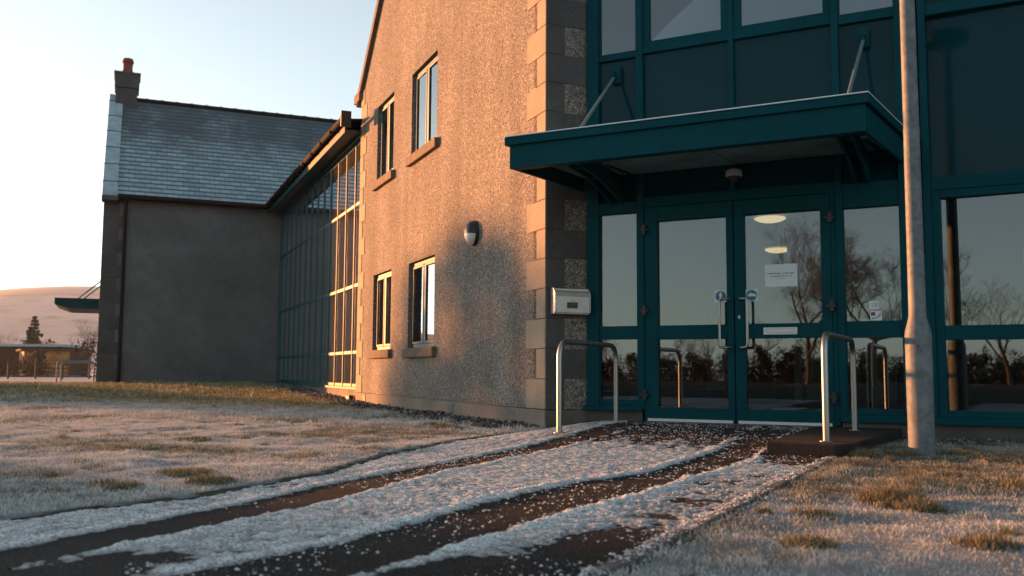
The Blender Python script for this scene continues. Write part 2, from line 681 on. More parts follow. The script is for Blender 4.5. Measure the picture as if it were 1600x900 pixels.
# ================================================================== GROUND
def path_z(x, y):
    """surface of the tarmac path: level, then ramping up to the door"""
    return .085 * sstep(6.0, 8.3, y) * sstep(-4.0, -3.3, x)


def edge_x(y):
    """left edge of the path"""
    y = np.asarray(y, float)
    return np.interp(y, [-6, 1, 2.3, 3.0, 4.0, 5.1, 6.3, 7.4, 8.0], [-3.3, -3.22, -3.22, -3.1, -3.2, -3.58, -3.82, -3.86, -3.8])


def lawn_z(x, y):
    x = np.asarray(x, float)
    y = np.asarray(y, float)
    d = -x * .46 + y * .885           # distance along the view
    z = .21 * sstep(14.5, 24, d) - .24 * sstep(25, 37, d)
    left = (x < -2.5)
    z = np.where(left, z, 0)
    bumpy = .035 * (fbm(x * .9, y * .9, 4, 3) - .5) + .03 * (fbm(x * 3.1, y * 3.1, 3, 8) - .5)
    fade = np.where(left, sstep(0, .35, edge_x(y) - x), sstep(0, .2, x + .93))
    fade = np.where(y > 8.0, 1, fade)
    z = z + bumpy * fade + .012
    inpath = (x > edge_x(y)) & (x < -.93) & (y < 8.9)
    return np.where(inpath, -.03, z)


def grid_mesh(xs, ys):
    X, Y = np.meshgrid(xs, ys)
    nx, ny = len(xs), len(ys)
    i = np.arange(nx * ny).reshape(ny, nx)
    f = np.stack([i[:-1, :-1], i[:-1, 1:], i[1:, 1:], i[1:, :-1]], -1).reshape(-1, 4)
    return X.ravel(), Y.ravel(), f


# far ground sheet out to the horizon
gx, gy, gf = grid_mesh(np.array([-1350, -800, -400, -200, -90, -60, 60, 200, 500, 1000.]), np.array([-900, -500, -200, -60, 60, 100, 250, 500, 900, 1750.]))
gz = np.full(gx.shape, -.06)
o = bulk('frosty_field', np.stack([gx, gy, gz], 1), gf, 'lawn', np.tile([.50, .52, .54], (len(gx), 1)))
tag(o, kind='structure')
o.name = 'ground'

# lawns
def lawn_tint(x, y, n=None):
    """frost over straw-coloured turf"""
    fr = fbm(x * 1.3, y * 1.3, 4, 21)
    base = np.stack([.060 + 0 * x, .055 + 0 * x, .025 + 0 * x], 1)
    frost = np.array([.30, .32, .34])
    far = sstep(8.5, 12.5, y) * (x < -3.5)                     # thaws beside the building; thinned further to gild the sunlit strip
    d = -x * .46 + y * .885
    farsnow = sstep(27, 33, d)
    a = np.clip(sstep(.26, .56, fr) * .75 + .25, 0, 1)
    a = a * (1 - .85 * far)
    a = np.maximum(a, farsnow)
    right = (x > -1.1)
    a = np.where(right, a * (.85 - .6 * sstep(3.9, 5.6, y + 1.2 * (fr - .5))), a)  # frost cut back here to put sunlit gold into the verge colour
    near = 1 - sstep(.0, .8, np.abs(edge_x(y) - x))
    a = np.maximum(a, np.where(x < -2.5, near * .9 * (1 - sstep(7, 8.2, y)), 0))
    edge_ = (np.abs(edge_x(y) - x) < .032) & (y < 7.6)
    a = np.where(edge_, 0.0, a)
    return a, base * (1 - a[:, None]) + frost * a[:, None]


def axis(segs):
    out_ = []
    for a, b, st in segs:
        out_ += list(np.arange(a, b, st))
    out_.append(segs[-1][1])
    return np.array(out_)


lx, ly, lf = grid_mesh(axis([(-90, -30, 2.), (-30, -14, .5), (-14, -3.0, .06), (-3.0, -1.2, .3), (-1.2, 3.2, .06), (3.2, 12, .6), (12, 60, 6)]),
                       axis([(-60, 0, 4), (0, 2, .2), (2, 11, .06), (11, 22, .25), (22, 60, 1.5), (60, 100, 5)]))
lz = lawn_z(lx, ly)
_, lc = lawn_tint(lx, ly)
o = bulk('lawn', np.stack([lx, ly, lz], 1), lf, 'lawn', lc, smooth=True)
tag(o, kind='structure')

# tarmac path
px_, py_, pf = grid_mesh(np.linspace(-4.3, -1.0, 40), np.concatenate([np.linspace(-8, 1.5, 12), np.linspace(1.6, 8.62, 90)]))
keep = px_ >= -9
ex = edge_x(py_)
pxx = np.where(px_ < -1.0 - 1e-6, np.interp(px_, [-4.3, -1.0], [0, 1]), 1.0)
pxx = ex - .03 + pxx * (-1.0 - (ex - .03))
pz = path_z(pxx, py_) + .002
o = bulk('path', np.stack([pxx, py_, pz], 1), pf, 'asphalt', None, smooth=True)
tag(o, kind='structure')

# thin stone kerb along the right-hand edge
mb = MB()
ky = -6.0
while ky < 6.35:
    ln = .915
    mb.box(-1.0 + random.uniform(-.004, .004), -.945, ky, min(ky + ln - .008, 6.4), -.1, .022 + random.uniform(-.004, .004))
    ky += ln
tag(mb.build('kerb', 'kerb', bevel=.006), kind='structure')

# raised landing beside the door
mb = MB()
mb.prism([(-1.42, 6.5), (-.95, 6.42), (-.86, 6.6), (-.74, 8.635), (-1.42, 8.635)], 2, -.05, .095)
tag(mb.build('landing_slab', 'slab', bevel=.012), kind='structure')

# ------------------------------------------------------------------ snow on the path
def snow_height(x, y):
    n1 = fbm(x * 5, y * 2.2, 4, 5)
    n2 = fbm(x * 26, y * 26, 3, 9)
    n3 = fbm(x * 60, y * 60, 2, 31)
    wob = (fbm(x * 0 + 3.3, y * 1.1, 4, 12) - .5) * .05
    wob2 = (fbm(x * 0 + 7.3, y * 6, 3, 13) - .5) * .06
    tyre = lambda c, w_, s_=0.13: 1 - sstep(w_ - .05, w_ + s_ - .05, np.abs(x - c - wob * .6 + wob2 * .6))
    ca = np.interp(y, [1.8, 3, 4.5, 6, 8], [-2.58, -2.66, -2.86, -2.97, -3.05])
    wa = np.interp(y, [1.8, 2.6, 3.5, 4.6, 6, 7.6], [.10, .11, .13, .08, .11, .10])
    A = tyre(ca, wa)
    cb = np.interp(y, [1.8, 2.4, 3.4, 4.4, 5.2, 6.4, 7.6], [-1.78, -1.72, -1.74, -1.68, -1.60, -1.60, -1.7])
    wb = np.interp(y, [1.8, 2.5, 3.5, 4.4, 4.9, 5.6, 6.4, 7.6], [.19, .15, .18, .19, .11, .14, .13, .11])
    B = tyre(cb, wb)
    # dark worn area near the camera and by the door
    lim = np.interp(x, [-3.4, -2.85, -2.5, -2.2, -1.9, -1.5, -1.2], [1.6, 1.95, 2.15, 2.22, 2.2, 2.28, 2.25])
    dark = .72 * (1 - sstep(-.22, .22, y - lim + .26 + (fbm(x * 4.5, y * 4.5, 5, 44) - .5) * .7))
    hole = np.exp(-(((x + 1.12) / .13) ** 2 + ((y - 2.75) / .32) ** 2)) + np.exp(-(((x + 1.35) / .2) ** 2 + ((y - 2.2) / .25) ** 2))
    door = sstep(6.5, 7.5, y + (n1 - .5) * 1.6 - .9 * sstep(-2.4, -1.6, x) * 0)
    rightdoor = sstep(5.6, 6.4, y + (n1 - .5) * 1.0) * sstep(-1.55, -1.35, x)
    leftkeep = 1 - sstep(-3.25, -3.05, x)
    door = door * (1 - leftkeep * .9)
    bare = np.clip(np.maximum.reduce([A, B, dark, np.clip(hole * 1.3, 0, 1), door * .95, rightdoor]), 0, 1)
    # windrow ridges along tyre tracks
    r = lambda c, w_: np.exp(-((np.abs(x - c - wob * .6 + wob2 * .6) - w_ - .06) / .035) ** 2)
    ridge = (r(cb, wb) + .6 * r(ca, wa)) * (.5 + n1)
    thick = .0042 + .004 * n1 + .011 * (n2 - .5) + .009 * (n3 - .5) - (.003 + .002 * sstep(-1.7, -1.2, x)) * sstep(.54, .74, fbm(x * 8 + 3, y * 6, 4, 19)) + .010 * ridge * (n2 + .2)
    thin = sstep(-1.45, -1.2, x) * (1 - sstep(4.5, 6, y)) * .004
    h = thick - thin - .0155 * bare + bare * .010 * sstep(.60, .8, n2) * sstep(2.6, 5.0, y)
    h = h - .02 * (1 - sstep(-.01, .05, -1.0 - x)) * 0
    return h


def snow_patch(x0, x1, y0, y1, st):
    xs, ys = np.arange(x0, x1, st), np.arange(y0, y1, st)
    X, Y, f = grid_mesh(xs, ys)
    X = X + (rng.random(X.shape) - .5) * st * .5
    Y = Y + (rng.random(X.shape) - .5) * st * .5
    h = snow_height(X, Y)
    inside = (X > edge_x(Y) + .03 + .03 * (vnoise(X * 0, Y * 9, 5) - .5)) & (X < -1.0) & (Y < 8.55)
    inside &= ~((X > -1.44) & (Y > 6.4))
    z = path_z(X, Y) + .002 + h
    ok = (h > -.004) & inside
    fk = ok[f].sum(1) >= 3
    f = f[fk]
    used = np.unique(f)
    mp = -np.ones(len(X), int)
    mp[used] = np.arange(len(used))
    t = sstep(-.002, .012, h)[used]
    g = fbm(X[used] * 90, Y[used] * 90, 2, 77)
    speck = sstep(.32, .5, g) * .5 + .5
    wht = np.array([.76, .785, .79])
    drk = np.array([.13, .13, .13])
    a = np.clip(t * speck + .15, 0, 1)[:, None]
    c = drk * (1 - a) + wht * a
    return np.stack([X, Y, z], 1)[used], mp[f], c


V, F, Cc, k = [], [], [], 0
for reg in ((-4.0, -.99, 1.7, 4.0, .0075), (-4.0, -.99, 4.0, 8.6, .012)):
    v, f, c = snow_patch(*reg)
    V.append(v)
    F.append(f + k)
    Cc.append(c)
    k += len(v)
o = bulk('snow', np.concatenate(V), np.concatenate(F), 'snow', np.concatenate(Cc), smooth=True)
tag(o, kind='stuff')

# loose crumbs of snow kicked over the bare tarmac
ico_v = np.array([(0, 0, 1), (.9, 0, .2), (.28, .85, .2), (-.72, .53, .2), (-.72, -.53, .2), (.28, -.85, .2), (0, 0, -.6)])
ico_f = np.array([(0, 1, 2), (0, 2, 3), (0, 3, 4), (0, 4, 5), (0, 5, 1), (6, 2, 1), (6, 3, 2), (6, 4, 3), (6, 5, 4), (6, 1, 5)])


def crumbs(n, xf, yf, smin, smax, colf, zf, jit=.35, flat=.7, clus=None):
    x, y = xf(n), yf(n)
    if clus is not None:
        kk = clus(x, y)
        x, y = x[kk], y[kk]
    n = len(x)
    s = smin + (smax - smin) * rng.random(n) ** 4.5
    a = rng.random(n) * 6.28
    vv = ico_v[None] * (1 + (rng.random((n, 7, 3)) - .5) * jit * 2) * s[:, None, None]
    vv[:, :, 2] *= flat
    ca, sa = np.cos(a)[:, None], np.sin(a)[:, None]
    X = vv[:, :, 0] * ca - vv[:, :, 1] * sa + x[:, None]
    Y = vv[:, :, 0] * sa + vv[:, :, 1] * ca + y[:, None]
    Z = vv[:, :, 2] + (zf(x, y) + s * .3)[:, None]
    verts = np.stack([X, Y, Z], 2).reshape(-1, 3)
    faces = (ico_f[None] + (np.arange(n) * 7)[:, None, None]).reshape(-1, 3)
    cols = np.repeat(colf(n, x, y), 7, 0)
    return verts, faces, cols


def white_c(n, x, y):
    g = .62 + .2 * rng.random(n)
    return np.stack([g, g * 1.02, g * 1.05], 1)


def cl(x, y):
    h = snow_height(x, y)
    dens = .6 + .3 * sstep(3.2, 5.5, y)
    dens = dens * sstep(.35, .62, fbm(x * 2.6, y * 2.6, 3, 91))
    return (h < .004) & (rng.random(len(x)) < dens) & (x > edge_x(y)) & ~((x > -1.44) & (y > 6.4))


v, f, c = crumbs(38000, lambda n: rng.uniform(-3.9, -1.01, n), lambda n: 1.8 + 6.6 * rng.random(n), .0012, .009, white_c, lambda x, y: path_z(x, y) + .004, clus=cl)
o = bulk('snow_crumbs', v, f, 'snow', c, smooth=True)
tag(o, kind='stuff')
# ragged lumps on the ridges of the snow
def clr(x, y):
    h = snow_height(x, y)
    return (h > .0185 - .016 * (rng.random(len(x)) < .45)) & (x > edge_x(y) + .05)
v, f, c = crumbs(110000, lambda n: rng.uniform(-3.9, -1.01, n), lambda n: 1.9 + 5.5 * rng.random(n), .0015, .0075, white_c, lambda x, y: path_z(x, y) + snow_height(x, y) - .001, clus=clr)
o = bulk('snow_lumps', v, f, 'snow', c, smooth=True)
tag(o, kind='stuff')

v, f, c = crumbs(2600, lambda n: rng.normal(-.985, .035, n), lambda n: 2 + 4.4 * rng.random(n), .002, .010, white_c, lambda x, y: np.where(np.abs(x + .972) < .03, .021, .004) + 0 * x, clus=lambda x, y: fbm(x * 5, y * 5, 3, 97) > .45)
o = bulk('snow_crumbs', v, f, 'snow', c, smooth=True)
tag(o, kind='stuff')
# gravel and leaf litter strip below the wall
def grav_col(n, x, y):
    g = .04 + .12 * rng.random(n) ** 2
    fr = (rng.random(n) < .16) * .18
    return np.stack([g * 1.05 + fr, g * .95 + fr, g * .85 + fr * 1.05], 1)


def gravel(n, s0, s1, wd, size):
    ss = rng.uniform(s0, s1, n)
    ww = rng.random(n) ** 1.2 * (wd * (.8 + .4 * vnoise(ss * 2, ss * 0, 3)))
    P = np.array(K)[None] + np.outer(ss, np.array(A1)) - np.outer(ww + .02, np.array(A2))
    return P[:, 0], P[:, 1]


xy = gravel(15000, .05, 17.3, .62, 0)
v, f, c = crumbs(15000, lambda n: xy[0], lambda n: xy[1], .008, .032, grav_col, lambda x, y: np.maximum(lawn_z(x, y), 0) + .004, jit=.5)
o = bulk('gravel', v, f, 'gravel', c)
tag(o, kind='stuff')
xr = rng.uniform(-.7, 3.5, 3500)
v, f, c = crumbs(3500, lambda n: xr, lambda n: 8.6 - rng.random(n) ** 1.3 * .55, .006, .022, grav_col, lambda x, y: lawn_z(x, y) + .004, jit=.5)
o = bulk('gravel', v, f, 'gravel', c)
tag(o, kind='stuff')

# ------------------------------------------------------------------ grass
def blades(x, y, hgt, wid, tint_fn, lean=.6):
    n = len(x)
    z = lawn_z(x, y) - .004
    a = rng.random(n) * 6.283
    h = hgt * (.45 + .9 * rng.random(n))
    l = h * lean * (rng.random(n) ** .7)
    la = rng.random(n) * 6.283
    wx, wy = np.cos(a) * wid / 2, np.sin(a) * wid / 2
    dx, dy = np.cos(la) * l, np.sin(la) * l
    p0 = np.stack([x - wx, y - wy, z], 1)
    p1 = np.stack([x + wx, y + wy, z], 1)
    m0 = np.stack([x - wx * .8 + dx * .35, y - wy * .8 + dy * .35, z + h * .6], 1)
    m1 = np.stack([x + wx * .8 + dx * .35, y + wy * .8 + dy * .35, z + h * .6], 1)
    t = np.stack([x + dx, y + dy, z + h * .92], 1)
    v = np.stack([p0, p1, m0, m1, t], 1).reshape(-1, 3)
    k = (np.arange(n) * 5)[:, None, None]
    f = (np.array([(0, 1, 3), (0, 3, 2), (2, 3, 4)])[None] + k).reshape(-1, 3)
    c0, c1 = tint_fn(x, y, n)
    c = np.stack([c0, c0, (c0 + c1) / 2, (c0 + c1) / 2, c1], 1).reshape(-1, 3)
    return v, f, c


def gt(x, y, n):
    a, _ = lawn_tint(x, y)
    straw = np.array([.34, .27, .15])
    green = np.array([.12, .13, .06])
    frost = np.array([.86, .89, .90])
    far = sstep(8.5, 12, y) * (x < -3.5)
    k = np.clip(rng.random(n) * .9 + .25 * far, 0, 1)[:, None]
    b = straw * k + green * (1 - k)
    yl = np.array([.42, .33, .06])  # golden tint paints low sunlight onto the far turf
    b = b * (1 - .6 * far[:, None]) + yl * .6 * far[:, None]
    fr = np.clip(a * 1.08 + (rng.random(n) - .5) * .8, 0, .95)[:, None]
    cl_ = (.22 + 1.0 * vnoise(x * 17, y * 17, 88) + .55 * vnoise(x * 6, y * 6, 89))[:, None]
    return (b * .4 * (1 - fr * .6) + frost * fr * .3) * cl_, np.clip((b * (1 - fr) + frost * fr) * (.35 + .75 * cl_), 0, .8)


def in_left(x, y):
    P = np.stack([x - K.x, y - K.y], 1)
    o_ = -(P[:, 0] * A2.x + P[:, 1] * A2.y)
    s_ = P[:, 0] * A1.x + P[:, 1] * A1.y
    ok = (x < edge_x(y) - .03) & ((o_ > .45 + .2 * vnoise(s_ * 3, s_ * 0, 6)) | (s_ < -.1)) & (s_ < 17.3)
    return ok & ((y < 8.1) | (s_ > -.0))


def grass_set(name, n, xr_, yr_, hgt, wid, cond, lean=.6, thin=None):
    x, y = rng.uniform(*xr_, n), rng.uniform(*yr_, n)
    kk = cond(x, y)
    x, y = x[kk], y[kk]
    hh = hgt * (.35 + .8 * fbm(x * 2.2, y * 2.2, 3, 61) + .8 * sstep(.55, .9, vnoise(x * 9, y * 9, 62)))
    v, f, c = blades(x, y, hh, wid, gt, lean)
    o = bulk(name, v, f, 'grass', c)
    return tag(o, kind='stuff')


def view_ok(x, y):
    a = np.degrees(np.arctan2(x, y)) + 27.43
    return (np.abs(a) < 42)


grass_set("grass", 290000, (-8.5, -3.0), (2.2, 7.2), .024, .0032, lambda x, y: in_left(x, y) & view_ok(x, y), 1.1)
grass_set('grass', 150000, (-15, -3.6), (5.5, 12), .036, .0055, lambda x, y: in_left(x, y) & view_ok(x, y) & ((y > 7.2) | (x < -8.5)), .8)
grass_set('grass', 120000, (-26, -8), (9, 21), .055, .012, lambda x, y: in_left(x, y) & view_ok(x, y) & ((y > 12) | (x < -15)), .8)
grass_set('grass', 210000, (-.94, 3.6), (2.0, 8.2), .021, .0028, lambda x, y: view_ok(x, y), 1.0)


def tufts(pts, name='grass_tuft'):
    X, Y, H_ = [], [], []
    for (x, y, r, h, n) in pts:
        a = rng.random(n) * 6.283
        q = np.sqrt(rng.random(n)) * r
        X.append(x + q * np.cos(a))
        Y.append(y + q * np.sin(a))
        H_.append(h * (1.1 - .6 * q / r))
    x, y, h = map(np.concatenate, (X, Y, H_))

    def tt(x, y, n):
        k = rng.random(n)[:, None]
        b = np.array([.36, .25, .10]) * k + np.array([.10, .10, .04]) * (1 - k)
        fr = np.clip(rng.random(n) * .8 - .35, 0, 1)[:, None]
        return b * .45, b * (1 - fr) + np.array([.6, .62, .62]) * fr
    v, f, c = blades(x, y, h, .004, tt, .9)
    tag(bulk(name, v, f, 'grass', c), kind='stuff')


tl = [(-.42, 4.35, .14, .085, 1500), (-.3, 4.15, .10, .07, 800), (-.78, 6.55, .12, .07, 700), (-.55, 6.85, .10, .06, 500), (-.25, 7.1, .12, .05, 400),
      (-3.35, 3.35, .12, .05, 800), (-3.55, 3.0, .10, .05, 600), (-3.75, 3.6, .14, .045, 700), (-4.6, 7.55, .16, .07, 900), (-4.95, 7.9, .14, .06, 600), (-5.5, 5.3, .14, .05, 600),
      (-.55, 3.1, .09, .045, 500), (.1, 5.2, .12, .06, 600), (.5, 6.9, .16, .06, 600), (-.05, 3.3, .1, .05, 500)]
for _ in range(90):
    y_ = random.uniform(2.6, 9)
    tl.append((random.uniform(-9, -3.4), y_, random.uniform(.03, .10), random.uniform(.025, .05), 130))
for _ in range(40):
    tl.append((random.uniform(-.85, 2.2), random.uniform(2.3, 7.8), random.uniform(.03, .09), random.uniform(.03, .055), 130))
tl = [t for t in tl if t[0] > -2 or t[0] < edge_x(t[1]) - .08]
tufts(tl)

# ================================================================== MAIN BUILDING
B = thing('entrance_building', (-3.9, 8.3, 0), 'large harled building with stone corner, teal glazed entrance doors and canopy', 'building')
WIN = [(5.79, 6.82, 3.71, 5.00), (3.57, 4.79, 3.71, 4.96), (5.78, 6.90, .90, 2.15), (3.58, 4.82, .89, 2.13)]
mb = MB(G)
mb.holes([.02, 7.98], [.19, 5.5], WIN, -.32, 0)
mb.prism([(.02, 5.5), (7.98, 5.5), (4.0, 9.3)], 1, -.32, 0)
mb.build('gable_wall', 'harl', B)
MB(G).box(0, 8.0, -.34, .012, -.3, .185).build('plinth', 'plinth', B)

# quoins of the near corner: L-shaped stones wrapping the corner, alternately long and short
zz, k = .19, 0
mq, mj = MB(), MB()
mqd = MB()
while zz < 6.2:
    long_ = (k % 2 == 0)
    h = .298
    a, b = (.47, .20) if long_ else (.21, .478)
    mq.box(0, a, -.03, .010, zz + .004, zz + h - .004, G)
    # return face stones, in a darker colour that holds their shade
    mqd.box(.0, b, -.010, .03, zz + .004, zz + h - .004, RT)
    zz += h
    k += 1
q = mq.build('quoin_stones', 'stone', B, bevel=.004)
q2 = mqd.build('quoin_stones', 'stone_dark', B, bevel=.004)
tag(q2, 'return faces of the corner stones, darkened for their shade')
MB(G).box(.006, .208, -.03, .005, .19, 6.2).build('mortar_joint', 'joint', B)
MB(RT).box(.006, .198, -.005, .03, .19, 6.2).build('mortar_joint', 'joint', B)
# return wall (harled panels between the stones)
MB(RT).box(0.0, .50, 0.0, .3, .19, 6.2).build('return_wall', 'harl', B)
MB(RT).box(0.001, .50, -.012, .3, -.3, .185).build('plinth', 'plinth_dark', B)
# far quoins
zz, k = .19, 0
mq = MB(G)
while zz < 5.4:
    a = .42 if k % 2 == 0 else .24
    mq.box(8.0 - a, 8.0, -.1, .010, zz + .004, zz + .30 - .004)
    zz += .30
    k += 1
mq.build('quoin_stones', 'stone_pale', B, bevel=.004)

# gable skews, roof
mb = MB(G)
sl = math.atan2(3.8, 3.98)
for sgn, base in ((1, 7.98), (-1, .02)):
    x0, x1 = base + .16 * sgn, 4.0
    z0, z1 = 5.5 - .155, 9.3
    mb.prism([(x0, z0), (x1, z1), (x1, z1 + .16), (x0 + .02 * sgn, z0 + .16)], 1, -.36, .07)
mb.build('skew_coping', 'sill', B)
MB(G).box(7.93, 8.32, -.36, .075, 5.43, 5.60).build('kneeler_stone', 'sill', B, bevel=.01)
mb = MB(G)
for sgn, base in ((1, 8.1), (-1, -.1)):
    mb.prism([(base, 5.42), (4.0, 9.33), (4.0, 9.45), (base, 5.54)], 1, -12, -.36)
mb.build('roof', 'gutterm', B)
mb = MB(G)
mb.box(0.3, 7.98, -12, -11.7, 0, 5.5)
mb.box(7.68, 7.98, -11.7, -.35, -.2, 5.45)
mb.build('rear_wall', 'harl', B)
MB(G).box(.3, 7.6, -11.5, -.5, 2.7, 2.75).build('floor_slab', 'ceilin', B)


def casement(win, name_lbl=None):
    """two-light window set in a deep reveal"""
    s0, s1, z0, z1 = win
    y = -.062
    fw = .055
    fr = MB(G)
    fr.box(s0, s0 + fw, y - .06, y, z0, z1)
    fr.box(s1 - fw, s1, y - .06, y, z0, z1)
    fr.box(s0 + fw, s1 - fw, y - .06, y, z1 - fw, z1)
    fr.box(s0 + fw, s1 - fw, y - .06, y, z0, z0 + fw)
    mid = (s0 + s1) / 2
    fr.box(mid - .035, mid + .035, y - .06, y + .004, z0 + fw, z1 - fw)
    f = fr.build('window', 'tealm', B, bevel=.004)
    for a, b in ((s0 + fw, mid - .035), (mid + .035, s1 - fw)):
        sm = MB(G)
        c, d = z0 + fw, z1 - fw
        t = .04
        for bx in ((a, a + t, c, d), (b - t, b, c, d), (a + t, b - t, c, c + t), (a + t, b - t, d - t, d)):
            sm.box(bx[0] + .002, bx[1] - .002, y - .045, y + .012, bx[2] + .002, bx[3] - .002)
        sm.build('sash', 'tealm', f, bevel=.004)
        tl_ = R(.9) if s0 < 5 else R(0)
        mg = G @ Matrix.Translation((mid, y - .02, 0)) @ Matrix.Rotation(tl_, 4, 'Z') @ Matrix.Translation((-mid, -y + .02, 0))
        MB(mg).box(a + t - .004, b - t + .004, y - .016, y - .006, c + t - .004, d - t + .004).build('pane', 'glassw', f)
    MB(G).box(s0 - .11, s1 + .07, -.16, .065, z0 - .135, z0 - .002).build('sill', 'sill', f, bevel=.008)
    MB(G).box(s0 + .02, s1 - .02, y - .5, y - .45, z0 + .02, z1 - .02).build('blind', 'wallin', f)
    return f


for wn in WIN:
    casement(wn)

# vents low in the plinth
for sv_ in (2.83, 7.35):
    v = MB(G).box(sv_ - .11, sv_ + .11, .008, .018, .035, .165).build('air_vent', 'plinth', B)
    mb = MB(G)
    for i in range(6):
        mb.box(sv_ - .09, sv_ + .09, .014, .021, .047 + i * .018, .055 + i * .018)
    mb.build('slot', 'black', v)

# --------- glazed entrance screen
XR = 6.5
TOP = 6.2
fy0, fy1 = FY - .035, FY + .05                    # outer and inner face of frame
# plinth wall under the screens
mb = MB()
mb.box(-3.62, -3.06, FY - .02, FY + .2, -.2, .185)
mb.box(-1.22, XR, FY - .02, FY + .2, -.25, .135)
mb.build('plinth', 'plinth_dark', B)
mb = MB()
mb.box(-3.66, -3.052, FY - .075, FY - .02, .187, .235)
mb.box(-1.228, -.56, FY - .075, FY - .02, .137, .20)
mb.box(-.50, XR, FY - .075, FY - .02, .137, .20)
mb.build('sill_flashing', 'teal', B, bevel=.004)


def pane(x0, x1, z0, z1, parent, m='glass', tilt=0):
    if tilt:
        xc_ = x0 + .8
        mt = Matrix.Translation((xc_, FY + .012, 0)) @ Matrix.Rotation(tilt, 4, 'Z') @ Matrix.Translation((-xc_, -FY - .012, 0))
    else:
        mt = W0
    return MB(mt).box(x0, x1, FY + .006, FY + .018, z0, z1).build('pane', m, parent)


def bars(lst, name, parent, m='teal', d0=0, bevel=.004):
    mb = MB()
    for x0, x1, z0, z1 in lst:
        mb.box(x0, x1, fy0 - d0, fy1, z0, z1)
    return mb.build(name, m, parent, bevel=bevel)


# vertical mullions running full height
mull = bars([(-3.625, -3.50, .19, TOP), (-3.10, -3.03, .20, TOP), (-1.235, -1.175, .20, TOP), (-.71, -.545, .20, TOP), (-.515, -.455, .20, TOP), (1.72, 1.79, .2, TOP), (3.9, 3.97, .2, TOP)], 'mullion', B, d0=.012)
bars([(-2.175, -2.125, 2.25, TOP)], 'mullion', B, d0=.006)
# transoms
bars([(-3.50, -3.10, 2.13, 2.24), (-3.03, -1.235, 2.17, 2.27), (-1.175, -.71, 2.02, 2.24), (-.455, 1.72, 2.12, 2.235), (1.79, 3.9, 2.12, 2.235)], 'transom', B)
bars([(-3.50, -3.10, 3.70, 3.77), (-3.03, -2.175, 3.72, 3.80), (-2.125, -1.235, 3.72, 3.80), (-1.175, -.71, 3.70, 3.79), (-.455, 1.72, 3.66, 3.76), (1.79, 3.9, 3.66, 3.76)], 'transom', B)
bars([(-3.50, -3.10, 5.0, 5.07), (-3.03, -2.175, 5.0, 5.07), (-2.125, -1.235, 5.0, 5.07), (-1.175, -.71, 5.0, 5.07)], 'transom', B)
# spandrel panels
for x0, x1, z0, z1 in ((-3.50, -3.10, 2.24, 3.70), (-3.03, -2.175, 2.27, 3.72), (-2.125, -1.235, 2.27, 3.72), (-1.175, -.71, 2.24, 3.70)):
    MB().box(x0 - .01, x1 + .01, FY + .004, FY + .03, z0 - .01, z1 + .01).build('spandrel_panel', 'panel', B)
TL = R(-1.8)
for x0, x1, z0, z1 in ((-.455, 1.72, 2.235, 3.66), (-.455, 1.72, 3.76, TOP), (1.79, 3.9, 2.235, 3.66), (1.79, 3.9, 3.76, TOP)):
    xc_ = x0 + .8
    mt = Matrix.Translation((xc_, FY + .03, 0)) @ Matrix.Rotation(TL, 4, 'Z') @ Matrix.Translation((-xc_, -FY - .03, 0))
    MB(mt).box(x0 - .01, x1 + .01, FY + .020, FY + .04, z0 - .01, z1 + .01).build('spandrel_panel', 'panel', B)
# upper windows
for x0, x1, z0 in ((-3.50, -3.10, 3.77), (-3.03, -2.175, 3.80), (-2.125, -1.235, 3.80), (-1.175, -.71, 3.79)):
    t = .0 if x1 - x0 < .5 else .07
    fr = MB()
    for bx in ((x0, x0 + t, z0, 5.0), (x1 - t, x1, z0, 5.0), (x0 + t, x1 - t, z0, z0 + t * .6), (x0 + t, x1 - t, 5 - t, 5.0)) if t else ((x0, x0 + .012, z0, 5.0),):
        fr.box(bx[0], bx[1], fy0 + .012, fy1 - .01, bx[2], bx[3])
    f = fr.build('window', 'teal', B, bevel=.004)
    pane(x0 + t, x1 - t, z0 + t * .6, 5 - t, f, 'glassu')
    MB().box(x0, x1, FY + .09, FY + .10, z0 - .05, 5.0).build('blind', 'blind', f)
for x0, x1 in ((-3.50, -3.10), (-3.03, -2.175), (-2.125, -1.235), (-1.175, -.71)):
    MB().box(x0 - .01, x1 + .01, FY + .004, FY + .03, 5.06, TOP).build('spandrel_panel', 'panel', B)


def sidelight(x0, x1, zb, zt, t, mid, tilt=0, lower=None):
    """fixed light with mid rail"""
    fr = MB()
    y0, y1 = fy0 + .008, fy1 - .01
    fr.box(x0, x0 + t, y0, y1, zb, zt)
    fr.box(x1 - t, x1, y0, y1, zb, zt)
    fr.box(x0 + t, x1 - t, y0, y1, zt - t, zt)
    fr.box(x0 + t, x1 - t, y0, y1, zb, zb + .055)
    fr.box(x0 + t, x1 - t, y0 - .003, y1, mid[0], mid[1])
    f = fr.build('window', 'teal', B, bevel=.004)
    pane(x0 + t, x1 - t, mid[1], zt - t, f, 'glass', tilt)
    pane(x0 + t, x1 - t, zb + .055, mid[0], f, 'glass', tilt)
    return f


sidelight(-3.50, -3.10, .237, 2.13, .004, (.88, 1.01))
sidelight(-1.175, -.71, .20, 2.02, .004, (.87, 1.015))
sidelight(-.455, 1.72, .20, 2.12, .07, (.845, .965), TL)
sidelight(1.79, 3.9, .20, 2.12, .07, (.845, .965), TL)


